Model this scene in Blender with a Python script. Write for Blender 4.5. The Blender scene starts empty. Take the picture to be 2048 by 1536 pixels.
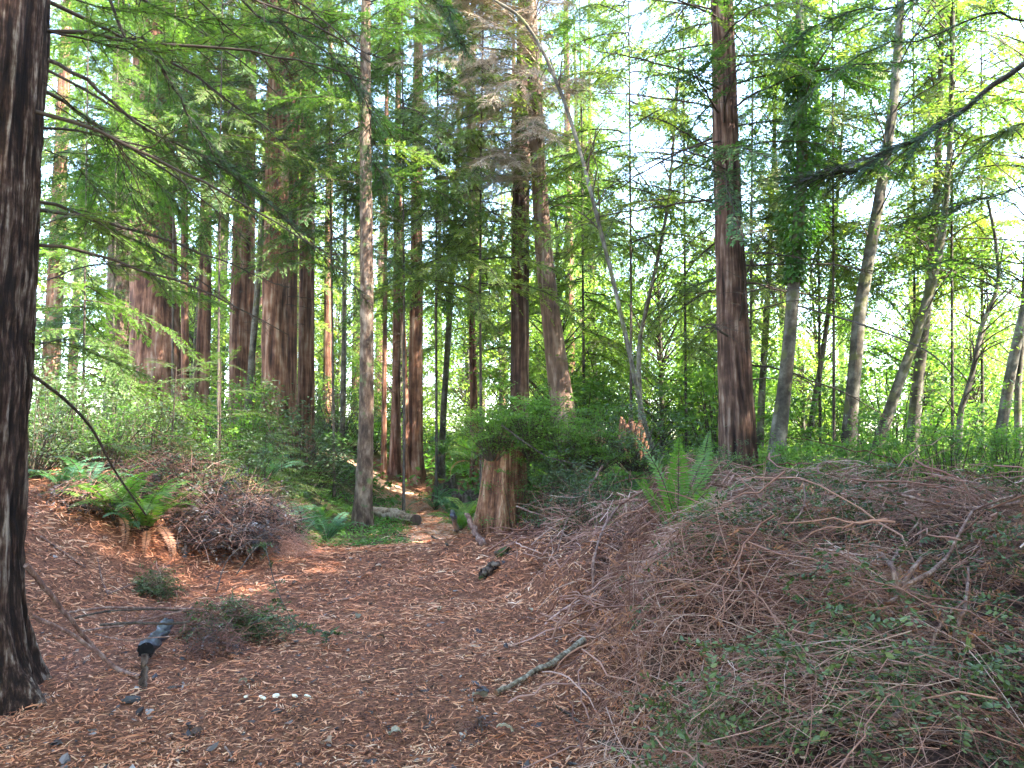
import bpy, math
import numpy as np
from mathutils import Vector, Matrix, Euler
R = math.radians
scene = bpy.context.scene
COL = scene.collection

# ------------------------------------------------------------ camera, sky, sun, exposure
PITCH, CAMZ, FPX = 5.0, 1.6, 1490.0
cam_data = bpy.data.cameras.new('camera')
cam_data.sensor_width = 36.0
cam_data.lens = 36.0 * FPX / 2048.0
cam_data.clip_start = 0.05
cam_data.clip_end = 3000
cam = bpy.data.objects.new('camera', cam_data)
COL.objects.link(cam)
cam.location = (0, 0, CAMZ)
cam.rotation_euler = (R(90 + PITCH), 0, 0)
scene.camera = cam

SUN_EL, SUN_AZ = 50.0, 112.0          # azimuth clockwise from +Y: the sun stands to the right
world = bpy.data.worlds.new('World')
scene.world = world
world.use_nodes = True
wn = world.node_tree.nodes; wl = world.node_tree.links
wn.clear()
wo = wn.new('ShaderNodeOutputWorld'); wb = wn.new('ShaderNodeBackground'); ws = wn.new('ShaderNodeTexSky')
ws.sky_type = 'NISHITA'; ws.sun_disc = False
ws.sun_elevation = R(SUN_EL); ws.sun_rotation = R(SUN_AZ)
ws.air_density = 1.0; ws.dust_density = .4; ws.ozone_density = .5
wb.inputs['Strength'].default_value = 0.15
wl.new(ws.outputs[0], wb.inputs[0]); wl.new(wb.outputs[0], wo.inputs[0])

sun_data = bpy.data.lights.new('sun', 'SUN')
sun_data.energy = 3.8; sun_data.angle = R(0.53); sun_data.color = (1.0, 0.93, 0.82)
sun = bpy.data.objects.new('sun', sun_data); COL.objects.link(sun)
sd = Vector((math.sin(R(SUN_AZ)) * math.cos(R(SUN_EL)), math.cos(R(SUN_AZ)) * math.cos(R(SUN_EL)), math.sin(R(SUN_EL))))
sun.rotation_euler = sd.to_track_quat('Z', 'Y').to_euler()
sun.location = sd * 60

vs = scene.view_settings
vs.view_transform = 'Standard'; vs.look = 'None'; vs.gamma = 1.0; vs.exposure = 3.85; vs.use_curve_mapping = False
cy = scene.cycles
cy.max_bounces = 7; cy.diffuse_bounces = 4; cy.glossy_bounces = 2; cy.transmission_bounces = 5; cy.transparent_max_bounces = 4
cy.use_denoising = True
cy.sample_clamp_indirect = 6.0
cy.caustics_reflective = False; cy.caustics_refractive = False

# ------------------------------------------------------------ places
CP, SP = math.cos(R(PITCH)), math.sin(R(PITCH))
def at(u, v, d):
    "world point seen at photograph pixel (u, v) standing d metres ahead of the camera"
    a = (u - 1024.0) / FPX; b = (768.0 - v) / FPX
    dy = CP - b * SP; dz = SP + b * CP
    t = d / dy
    return np.array((a * t, d, CAMZ + dz * t))

def ss(x):
    x = np.clip(x, 0, 1); return x * x * (3 - 2 * x)

def hash2(ix, iy, seed):
    h = (ix.astype(np.int64) * 374761393 + iy.astype(np.int64) * 668265263 + seed * 974634777) & 0xffffffff
    h = ((h ^ (h >> 13)) * 1274126177) & 0xffffffff
    h = h ^ (h >> 16)
    return (h & 0xffffff) / float(0xffffff)

def vnoise(x, y, seed=0, perx=None):
    x = np.asarray(x, float); y = np.asarray(y, float)
    x, y = np.broadcast_arrays(x, y)
    ix = np.floor(x); iy = np.floor(y); fx = x - ix; fy = y - iy
    fx = fx * fx * (3 - 2 * fx); fy = fy * fy * (3 - 2 * fy)
    x0 = ix; x1 = ix + 1
    if perx: x0 = np.mod(x0, perx); x1 = np.mod(x1, perx)
    a = hash2(x0, iy, seed); b = hash2(x1, iy, seed); c = hash2(x0, iy + 1, seed); d = hash2(x1, iy + 1, seed)
    return (a * (1 - fx) + b * fx) * (1 - fy) + (c * (1 - fx) + d * fx) * fy

def pile_edge(y):
    return 0.35 + 0.28 * ss((y - 3.5) / 3) - 0.75 * ss((y - 6.5) / 4.5)

LUMPS = [(.25, 9.0, .5, .26), (.75, 7.7, .5, .42), (1.2, 6.5, .55, .42), (1.15, 5.2, .55, .42), (1.15, 4.1, .5, .30), (2.15, 6.9, .72, .46), (3.3, 7.2, .6, .26), (4.5, 7.3, .8, .28),
         (2.9, 5.5, .55, .3), (3.9, 5.7, .55, .24), (1.8, 3.7, .42, .26), (2.7, 4.1, .48, .26), (1.45, 2.8, .35, .16), (5.4, 6.6, .7, .2), (2.05, 5.2, .5, .32), (3.4, 4.4, .45, .3)]
def ground_z(x, y):
    x = np.asarray(x, float); y = np.asarray(y, float)
    z = 0.2 * np.exp(-((y - 10.2) / 1.6) ** 2)
    z = z + 0.075 * np.clip(y - 17.5, 0, 22) * (1 - 0.6 * ss((x - 2) / 8))
    left = ss((-x - 3.0 + 0.25 * np.sin(y * 1.3)) / 2.6) * ss((y - 4.6) / 4.2)
    z = z + left * (1.0 + 0.15 * vnoise(x * .8, y * .8, 3))
    # the long heap of cut brush on the right stands on a bank
    prof = .72 * ss((x - pile_edge(y) - .12 * np.sin(y * 4.1)) / .75) + .28 * ss((x - pile_edge(y) - .5) / 2.2)
    lumpy = 1 + .55 * (vnoise(x * .9 + 5, y * .9, 8) - .5) + .36 * (vnoise(x * 2.0, y * 2.3, 18) - .5)
    z = z + prof * (.62 - .04 * ss((x - 2) / 3)) * lumpy * (0.45 + 0.55 * ss((y - 1.0) / 4.0)) * (1 - 0.5 * ss((y - 8.5) / 4))
    for lx, ly, lr, lh in LUMPS: z = z + lh * 1.15 * np.exp(-(np.hypot(x - lx, y - ly) / (lr * (1 + .25 * np.sin(3 * np.arctan2(y - ly, x - lx) + lx * 9)))) ** 3)
    # mound round the stump and round the far cluster of redwoods
    z = z + 0.30 * np.exp(-(((x + 0.15) / 0.95) ** 2 + ((y - 10.6) / 1.1) ** 2))
    z = z + 0.45 * np.exp(-(((x + 3.2) / 1.5) ** 2 + ((y - 23.2) / 1.5) ** 2))
    z = z + 0.07 * (vnoise(x * 1.7, y * 1.7, 1) - .5) + 0.035 * (vnoise(x * 5, y * 5, 2) - .5)
    z = z + 0.5 * (vnoise(x * .12, y * .12, 5) - .5) * ss((y - 18) / 15)
    return z

def gz(x, y): return float(ground_z(np.array([x]), np.array([y]))[0])

# ------------------------------------------------------------ materials
def nmat(name):
    m = bpy.data.materials.new(name); m.use_nodes = True
    nt = m.node_tree; nt.nodes.clear()
    out = nt.nodes.new('ShaderNodeOutputMaterial')
    return m, nt, out

def ramp(nt, stops, fac):
    r = nt.nodes.new('ShaderNodeValToRGB')
    e = r.color_ramp.elements
    e[0].position, e[0].color = stops[0][0], (*stops[0][1], 1)
    e[1].position, e[1].color = stops[-1][0], (*stops[-1][1], 1)
    for p, c in stops[1:-1]:
        n = e.new(p); n.color = (*c, 1)
    nt.links.new(fac, r.inputs[0]); return r.outputs[0]

def math_node(nt, op, a, b=None, clamp=False):
    n = nt.nodes.new('ShaderNodeMath'); n.operation = op; n.use_clamp = clamp
    for i, s in enumerate((a, b)):
        if s is None: continue
        if isinstance(s, (int, float)): n.inputs[i].default_value = s
        else: nt.links.new(s, n.inputs[i])
    return n.outputs[0]

def leaf_mat(name, stops, trans=0.45, rough=0.5, spec=0.35, tcol=(1.0, 1.15, 0.45), objvar=0.35):
    "thin leaf: colour by the leaf's own tint and by the plant"
    m, nt, out = nmat(name)
    at_ = nt.nodes.new('ShaderNodeAttribute'); at_.attribute_name = 'tint'
    oi = nt.nodes.new('ShaderNodeObjectInfo')
    f = math_node(nt, 'ADD', math_node(nt, 'MULTIPLY', at_.outputs['Fac'], 1 - objvar), math_node(nt, 'MULTIPLY', oi.outputs['Random'], objvar))
    c = ramp(nt, stops, f)
    p = nt.nodes.new('ShaderNodeBsdfPrincipled')
    nt.links.new(c, p.inputs['Base Color'])
    p.inputs['Roughness'].default_value = rough
    p.inputs['Specular IOR Level'].default_value = spec
    t = nt.nodes.new('ShaderNodeBsdfTranslucent')
    mx = nt.nodes.new('ShaderNodeMixRGB'); mx.blend_type = 'MULTIPLY'; mx.inputs[0].default_value = 1
    nt.links.new(c, mx.inputs[1]); mx.inputs[2].default_value = (*[x * 1.6 for x in tcol], 1)
    nt.links.new(mx.outputs[0], t.inputs['Color'])
    ms = nt.nodes.new('ShaderNodeMixShader'); ms.inputs[0].default_value = trans
    nt.links.new(p.outputs[0], ms.inputs[1]); nt.links.new(t.outputs[0], ms.inputs[2])
    nt.links.new(ms.outputs[0], out.inputs[0])
    return m

def wood_mat(name, stops, scale=6.0, stretch=0.12, bump=0.6, rough=0.9, attr=None, spots=None):
    "fibrous bark or wood: noise drawn out along the height of the thing"
    m, nt, out = nmat(name)
    tc = nt.nodes.new('ShaderNodeTexCoord'); mp = nt.nodes.new('ShaderNodeMapping')
    mp.inputs['Scale'].default_value = (scale, scale, scale * stretch)
    nt.links.new(tc.outputs['Object'], mp.inputs['Vector'])
    n = nt.nodes.new('ShaderNodeTexNoise'); n.inputs['Scale'].default_value = 1.0
    n.inputs['Detail'].default_value = 7; n.inputs['Roughness'].default_value = 0.68
    nt.links.new(mp.outputs[0], n.inputs['Vector'])
    n2 = nt.nodes.new('ShaderNodeTexNoise'); n2.inputs['Scale'].default_value = scale * .35; n2.inputs['Detail'].default_value = 3
    nt.links.new(tc.outputs['Object'], n2.inputs['Vector'])
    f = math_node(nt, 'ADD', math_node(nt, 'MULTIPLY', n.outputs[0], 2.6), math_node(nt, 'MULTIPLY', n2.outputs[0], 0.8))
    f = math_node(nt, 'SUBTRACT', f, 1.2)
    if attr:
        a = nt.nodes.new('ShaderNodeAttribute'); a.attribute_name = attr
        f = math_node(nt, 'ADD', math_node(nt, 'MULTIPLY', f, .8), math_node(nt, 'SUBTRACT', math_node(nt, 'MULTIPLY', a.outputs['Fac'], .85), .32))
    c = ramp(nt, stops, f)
    if spots:
        n3 = nt.nodes.new('ShaderNodeTexNoise'); n3.inputs['Scale'].default_value = spots[1]; n3.inputs['Detail'].default_value = 5
        nt.links.new(tc.outputs['Object'], n3.inputs['Vector'])
        g = nt.nodes.new('ShaderNodeMapRange'); g.inputs[1].default_value = spots[2]; g.inputs[2].default_value = spots[2] + .08
        nt.links.new(n3.outputs[0], g.inputs[0])
        mx = nt.nodes.new('ShaderNodeMixRGB'); nt.links.new(g.outputs[0], mx.inputs[0]); nt.links.new(c, mx.inputs[1])
        mx.inputs[2].default_value = (*spots[0], 1); c = mx.outputs[0]
    p = nt.nodes.new('ShaderNodeBsdfPrincipled'); nt.links.new(c, p.inputs['Base Color'])
    p.inputs['Roughness'].default_value = rough; p.inputs['Specular IOR Level'].default_value = 0.2
    b = nt.nodes.new('ShaderNodeBump'); b.inputs['Strength'].default_value = bump; b.inputs['Distance'].default_value = 0.05
    nt.links.new(n.outputs[0], b.inputs['Height']); nt.links.new(b.outputs[0], p.inputs['Normal'])
    nt.links.new(p.outputs[0], out.inputs[0])
    return m

M = {}
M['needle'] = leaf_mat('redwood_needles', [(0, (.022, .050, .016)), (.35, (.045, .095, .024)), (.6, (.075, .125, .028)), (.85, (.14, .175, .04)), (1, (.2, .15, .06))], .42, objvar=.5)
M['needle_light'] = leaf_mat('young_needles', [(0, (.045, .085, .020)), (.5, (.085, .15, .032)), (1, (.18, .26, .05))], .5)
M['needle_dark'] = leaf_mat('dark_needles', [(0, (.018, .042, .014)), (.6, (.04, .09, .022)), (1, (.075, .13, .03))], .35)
M['far_needle'] = leaf_mat('far_needles_lit', [(0, (.07, .11, .035)), (.5, (.15, .20, .05)), (1, (.26, .28, .07))], .5)  # paler needles: sunlight put into the colour of the back crowns
M['deadneedle'] = leaf_mat('dead_sprays', [(0, (.12, .055, .035)), (.5, (.31, .14, .075)), (1, (.48, .24, .13))], .3, tcol=(1, .8, .6))
M['broad'] = leaf_mat('broad_leaves', [(0, (.045, .09, .022)), (.5, (.10, .18, .04)), (1, (.24, .29, .07))], .55)
M['ivy'] = leaf_mat('ivy_leaves', [(0, (.025, .07, .015)), (.5, (.07, .16, .025)), (1, (.15, .25, .04))], .35, rough=.35)
M['fern'] = leaf_mat('fern_green', [(0, (.05, .10, .025)), (.5, (.09, .17, .035)), (1, (.20, .26, .06))], .5)
M['bluefern'] = leaf_mat('fern_blue_green', [(0, (.05, .11, .07)), (.6, (.08, .18, .10)), (1, (.13, .22, .09))], .4)
M['dullgreen'] = leaf_mat('dull_green_leaves', [(0, (.025, .042, .02)), (.5, (.06, .09, .042)), (1, (.13, .16, .09))], .3)
M['huckle'] = leaf_mat('glossy_small_leaves', [(0, (.018, .032, .010)), (.4, (.045, .07, .022)), (.75, (.10, .135, .045)), (.9, (.24, .26, .13)), (1, (.38, .38, .25))], .2, rough=.45, spec=.3)
M['cover'] = leaf_mat('ground_cover_leaves', [(0, (.05, .11, .03)), (.5, (.09, .19, .04)), (.9, (.17, .27, .07)), (1, (.3, .36, .15))], .4)
M['litter'] = leaf_mat('fallen_sprays', [(0, (.022, .010, .008)), (.2, (.17, .068, .038)), (.4, (.44, .16, .078)), (.58, (.62, .27, .145)), (.82, (.66, .39, .24)), (1, (.74, .55, .42))], .12, rough=.75, spec=.2, tcol=(1, .8, .6), objvar=0)
M['deadleaf'] = leaf_mat('dead_grey_leaves', [(0, (.02, .015, .016)), (.55, (.065, .048, .045)), (.85, (.18, .145, .135)), (1, (.42, .38, .35))], .12, rough=.5, spec=.4, tcol=(1, .8, .6), objvar=.05)
M['twig'] = leaf_mat('dry_twigs', [(0, (.05, .028, .022)), (.35, (.19, .085, .062)), (.75, (.41, .225, .175)), (1, (.58, .43, .37))], 0.0, rough=.8, spec=.2, objvar=.15)
M['twig_tan'] = leaf_mat('bleached_twigs', [(0, (.22, .15, .10)), (.5, (.38, .28, .19)), (1, (.5, .41, .30))], 0.0, rough=.8, spec=.2, objvar=.2)
M['stem'] = leaf_mat('thin_stems', [(0, (.03, .02, .015)), (.6, (.07, .05, .035)), (1, (.12, .09, .06))], 0.0, rough=.85, spec=.2)
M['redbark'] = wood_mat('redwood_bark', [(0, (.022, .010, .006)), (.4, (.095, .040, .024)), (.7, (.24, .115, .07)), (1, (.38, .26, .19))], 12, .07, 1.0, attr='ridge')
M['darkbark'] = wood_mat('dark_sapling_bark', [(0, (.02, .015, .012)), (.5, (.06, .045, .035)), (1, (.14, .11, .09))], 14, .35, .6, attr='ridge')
M['shaded_redbark'] = wood_mat('shaded_redwood_bark', [(0, (.014, .008, .006)), (.45, (.055, .028, .019)), (.75, (.13, .07, .048)), (1, (.24, .165, .125))], 14, .07, 1.0, attr='ridge')  # darker copy of the redwood bark, shade mixed into its colour
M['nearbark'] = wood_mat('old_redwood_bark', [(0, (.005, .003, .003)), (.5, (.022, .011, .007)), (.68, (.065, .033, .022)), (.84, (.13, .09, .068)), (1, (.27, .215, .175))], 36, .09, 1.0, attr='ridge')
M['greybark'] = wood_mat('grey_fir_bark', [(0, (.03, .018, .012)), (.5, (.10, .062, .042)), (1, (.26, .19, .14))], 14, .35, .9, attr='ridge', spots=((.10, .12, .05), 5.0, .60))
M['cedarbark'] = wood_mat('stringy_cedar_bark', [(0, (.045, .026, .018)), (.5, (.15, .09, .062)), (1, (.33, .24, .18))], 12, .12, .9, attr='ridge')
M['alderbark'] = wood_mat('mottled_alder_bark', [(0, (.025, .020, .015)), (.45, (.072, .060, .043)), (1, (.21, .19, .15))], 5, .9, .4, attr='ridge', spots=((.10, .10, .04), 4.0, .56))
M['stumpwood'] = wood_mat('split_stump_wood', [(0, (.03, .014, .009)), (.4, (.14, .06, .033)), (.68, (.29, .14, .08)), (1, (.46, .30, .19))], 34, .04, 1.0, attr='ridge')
M['oldwood'] = wood_mat('rotten_dark_wood', [(0, (.02, .014, .012)), (.5, (.07, .045, .035)), (1, (.2, .15, .12))], 16, .3, 1.0, attr='ridge', spots=((.05, .09, .02), 3.5, .56))
M['palelog'] = wood_mat('weathered_pale_log', [(0, (.07, .04, .025)), (.45, (.30, .20, .13)), (1, (.55, .44, .33))], 16, .15, .8, attr='ridge')
M['branch'] = wood_mat('brown_branch_bark', [(0, (.06, .03, .025)), (.5, (.18, .10, .08)), (1, (.36, .26, .22))], 30, .4, .5)
M['lichen'] = wood_mat('lichen_covered_bark', [(0, (.05, .035, .022)), (.45, (.20, .155, .105)), (1, (.50, .44, .33))], 26, .8, .6)
M['darkbranch'] = wood_mat('dark_branch_bark', [(0, (.02, .015, .012)), (.5, (.06, .045, .035)), (1, (.13, .10, .08))], 30, .4, .5)

def plain(name, col, rough=.8, spec=.3, noise=0.25, scale=30):
    m, nt, out = nmat(name)
    tc = nt.nodes.new('ShaderNodeTexCoord'); n = nt.nodes.new('ShaderNodeTexNoise'); n.inputs['Scale'].default_value = scale; n.inputs['Detail'].default_value = 5
    nt.links.new(tc.outputs['Object'], n.inputs['Vector'])
    c = ramp(nt, [(.25, tuple(x * (1 - noise) for x in col)), (.75, tuple(min(1, x * (1 + noise)) for x in col))], n.outputs[0])
    p = nt.nodes.new('ShaderNodeBsdfPrincipled'); nt.links.new(c, p.inputs['Base Color'])
    p.inputs['Roughness'].default_value = rough; p.inputs['Specular IOR Level'].default_value = spec
    b = nt.nodes.new('ShaderNodeBump'); b.inputs['Strength'].default_value = .4; b.inputs['Distance'].default_value = .004
    nt.links.new(n.outputs[0], b.inputs['Height']); nt.links.new(b.outputs[0], p.inputs['Normal'])
    nt.links.new(p.outputs[0], out.inputs[0]); return m
M['chip'] = plain('fresh_wood_chip', (.80, .76, .60), .6)
M['charred'] = plain('charred_wood', (.035, .033, .045), .35, .6, .5, 40)
M['hole_shade'] = plain('hollow_shade_black', (.008, .007, .007), .9, .1)  # near-black end face that stands in for the shade inside a hollow
M['stone'] = plain('dark_stone', (.05, .045, .045), .8)
M['paleleaf'] = leaf_mat('pale_fallen_leaf', [(0, (.16, .14, .10)), (1, (.38, .34, .26))], .15, rough=.6, objvar=1, tcol=(1, .9, .7))
M['brownleaf'] = leaf_mat('brown_fallen_leaf', [(0, (.07, .04, .03)), (1, (.30, .19, .13))], .1, rough=.6, objvar=1, tcol=(1, .9, .7))
M['meadow'] = plain('sunny_meadow', (.22, .27, .09), .9, .1, .3, 2)

def ground_material():
    m, nt, out = nmat('forest_floor')
    tc = nt.nodes.new('ShaderNodeTexCoord')
    def noise(s, d, r=.6):
        n = nt.nodes.new('ShaderNodeTexNoise'); n.inputs['Scale'].default_value = s; n.inputs['Detail'].default_value = d; n.inputs['Roughness'].default_value = r
        nt.links.new(tc.outputs['Object'], n.inputs['Vector']); return n.outputs[0]
    fine = noise(38, 6, .75); mid = noise(3, 5); big = noise(.35, 3)
    c1 = ramp(nt, [(.28, (.022, .010, .007)), (.44, (.10, .040, .024)), (.57, (.25, .10, .055)), (.75, (.42, .22, .14))], fine)
    c2 = ramp(nt, [(.3, (.025, .022, .012)), (.5, (.06, .06, .025)), (.7, (.10, .12, .035))], fine)
    mx = nt.nodes.new('ShaderNodeMixRGB')
    a = nt.nodes.new('ShaderNodeAttribute'); a.attribute_name = 'green'
    f = math_node(nt, 'ADD', a.outputs['Fac'], math_node(nt, 'MULTIPLY', math_node(nt, 'SUBTRACT', mid, .5), .8), True)
    nt.links.new(f, mx.inputs[0]); nt.links.new(c1, mx.inputs[1]); nt.links.new(c2, mx.inputs[2])
    mh = nt.nodes.new('ShaderNodeMixRGB'); ah = nt.nodes.new('ShaderNodeAttribute'); ah.attribute_name = 'humus_shade'
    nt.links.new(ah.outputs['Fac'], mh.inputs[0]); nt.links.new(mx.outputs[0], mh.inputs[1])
    nt.links.new(ramp(nt, [(.3, (.012, .008, .006)), (.5, (.06, .03, .022)), (.62, (.16, .085, .06)), (.8, (.26, .16, .12))], fine), mh.inputs[2])  # dark humus brown, doubling as shade between the twigs
    p = nt.nodes.new('ShaderNodeBsdfPrincipled'); nt.links.new(mh.outputs[0], p.inputs['Base Color'])
    p.inputs['Roughness'].default_value = .9; p.inputs['Specular IOR Level'].default_value = .15
    b = nt.nodes.new('ShaderNodeBump'); b.inputs['Strength'].default_value = 1; b.inputs['Distance'].default_value = .02
    nt.links.new(fine, b.inputs['Height']); nt.links.new(b.outputs[0], p.inputs['Normal'])
    nt.links.new(p.outputs[0], out.inputs[0]); return m
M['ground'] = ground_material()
M['trail'] = plain('trodden_litter', (.40, .24, .155), .9, .1, .45, 45)

# ------------------------------------------------------------ mesh building
class Geo:
    def __init__(s): s.v = []; s.f = []; s.t = []; s.m = []; s.sm = []; s.n = 0; s.r = []
    def add(s, verts, quads, tint, mat=0, smooth=False, ridge=None):
        verts = np.asarray(verts, np.float32).reshape(-1, 3); quads = np.asarray(quads, np.int64).reshape(-1, 4)
        s.v.append(verts); s.f.append(quads + s.n)
        s.t.append(np.broadcast_to(np.asarray(tint, np.float32), (len(quads),)).copy())
        s.m.append(np.full(len(quads), mat, np.int32)); s.sm.append(np.full(len(quads), smooth, bool))
        s.r.append(np.full(len(verts), .5, np.float32) if ridge is None else np.asarray(ridge, np.float32).ravel())
        s.n += len(verts)
    def merge(s, g, mat4=None, scale=1.0):
        for v, f, t, m, sm, r in zip(g.v, g.f, g.t, g.m, g.sm, g.r): pass
        v = np.concatenate(g.v)
        if mat4 is not None: v = v @ mat4[:3, :3].T + mat4[:3, 3]
        s.v.append(v.astype(np.float32)); s.f.append(np.concatenate(g.f) + s.n); s.t.append(np.concatenate(g.t)); s.m.append(np.concatenate(g.m)); s.sm.append(np.concatenate(g.sm)); s.r.append(np.concatenate(g.r)); s.n += len(v)
    def mesh(s, name, mats, ridge=False):
        v = np.concatenate(s.v); f = np.concatenate(s.f); t = np.concatenate(s.t); m = np.concatenate(s.m); sm = np.concatenate(s.sm)
        tri = f[:, 3] == f[:, 2]
        me = bpy.data.meshes.new(name)
        me.vertices.add(len(v)); me.vertices.foreach_set('co', v.ravel())
        if tri.any():
            cnt = np.where(tri, 3, 4); starts = np.concatenate([[0], np.cumsum(cnt)[:-1]])
            keep = np.ones_like(f, bool); keep[tri, 3] = False
            loops = f[keep]
        else:
            starts = np.arange(len(f)) * 4; loops = f.ravel()
        me.loops.add(len(loops)); me.loops.foreach_set('vertex_index', loops.astype(np.int32))
        me.polygons.add(len(f)); me.polygons.foreach_set('loop_start', starts.astype(np.int32))
        me.polygons.foreach_set('material_index', m); me.polygons.foreach_set('use_smooth', sm)
        a = me.attributes.new('tint', 'FLOAT', 'FACE'); a.data.foreach_set('value', t.astype(np.float32))
        if ridge:
            a = me.attributes.new('ridge', 'FLOAT', 'POINT'); a.data.foreach_set('value', np.concatenate(s.r))
        for x in mats: me.materials.append(M[x] if isinstance(x, str) else x)
        me.update(calc_edges=True)
        TRIS[0] += int((~tri).sum() * 2 + tri.sum())
        return me
TRIS = [0]

def unit(v): return v / np.maximum(np.linalg.norm(v, axis=-1, keepdims=True), 1e-9)
UP = np.array((0, 0, 1.0))

def leaves(g, base, d, nrm, L, W, tint, mat=0, fold=0.0, six=False):
    base = base.reshape(-1, 3); d = unit(d.reshape(-1, 3)); nrm = nrm.reshape(-1, 3)
    N = len(base); L = np.broadcast_to(np.asarray(L, float).reshape(-1, 1), (N, 1)); W = np.broadcast_to(np.asarray(W, float).reshape(-1, 1), (N, 1))
    s = unit(np.cross(d, nrm)); n = unit(np.cross(s, d))
    tip = base + d * L
    if not six:
        mid = base + d * L * .45 + n * L * .05
        v = np.stack([base, mid + s * W / 2 - n * W * fold, tip, mid - s * W / 2 - n * W * fold], 1)
        q = np.arange(4 * N).reshape(N, 4)
        g.add(v, q, np.broadcast_to(tint, (N,)), mat)
    else:
        a = base + d * L * .28; b = base + d * L * .68
        w = s * W / 2; dn = n * W * fold
        v = np.stack([base, a + w - dn, b + w * .85 - dn, tip, b - w * .85 - dn, a - w - dn], 1)
        o = np.arange(N)[:, None] * 6
        q = np.concatenate([o + np.array([[0, 1, 2, 3]]), o + np.array([[0, 3, 4, 5]])])
        t = np.broadcast_to(tint, (N,))
        g.add(v, q, np.concatenate([t, t]), mat)

def tubes(g, P, rad, sides=3, tint=.5, mat=0, smooth=True):
    "P: (M, K, 3) many polylines; rad: (M, K)"
    P = np.asarray(P, float)
    if P.ndim == 2: P = P[None]
    Mn, K, _ = P.shape
    rad = np.broadcast_to(np.asarray(rad, float), (Mn, K))
    T = unit(np.gradient(P, axis=1))
    ref = np.where(np.abs(T[:, :1, 2:3]) > .9, np.array((1., 0, 0)), UP)
    S = unit(np.cross(T, ref)); N = np.cross(S, T)
    a = np.linspace(0, 2 * math.pi, sides, endpoint=False)
    ring = S[:, :, None] * np.cos(a)[None, None, :, None] + N[:, :, None] * np.sin(a)[None, None, :, None]
    V = P[:, :, None] + ring * rad[:, :, None, None]
    i = np.arange(Mn)[:, None, None] * K * sides + np.arange(K - 1)[None, :, None] * sides + np.arange(sides)[None, None]
    j = np.arange(Mn)[:, None, None] * K * sides + np.arange(K - 1)[None, :, None] * sides + ((np.arange(sides) + 1) % sides)[None, None]
    q = np.stack([i, j, j + sides, i + sides], -1).reshape(-1, 4)
    t = np.asarray(tint, float)
    if t.ndim == 1 and len(t) == Mn: t = np.repeat(t, (K - 1) * sides)
    g.add(V, q, t, mat, smooth)

def lerp_path(path, t):
    "path (K,3) sampled at fractions t with a smooth (Catmull-Rom) curve"
    path = np.asarray(path, float); K = len(path)
    x = np.clip(t, 0, 1) * (K - 1); i = np.minimum(np.floor(x).astype(int), K - 2); f = (x - i)[..., None]
    p0 = path[np.maximum(i - 1, 0)]; p1 = path[i]; p2 = path[i + 1]; p3 = path[np.minimum(i + 2, K - 1)]
    return .5 * (2 * p1 + (p2 - p0) * f + (2 * p0 - 5 * p1 + 4 * p2 - p3) * f ** 2 + (3 * p1 - p0 - 3 * p2 + p3) * f ** 3)

def new_obj(name, me, parent=None, loc=None, kind=None, label=None, cat=None, group=None):
    o = bpy.data.objects.new(name, me); COL.objects.link(o)
    if parent is not None: o.parent = parent
    if loc is not None: o.location = Vector([float(x) for x in loc])
    if kind: o['kind'] = kind
    if label: o['label'] = label
    if cat: o['category'] = cat
    if group: o['group'] = group
    return o

def thing(name, label, cat, loc=(0, 0, 0), group=None):
    o = new_obj(name, None, None, loc, None, label, cat, group); o.empty_display_size = .2; return o

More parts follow.
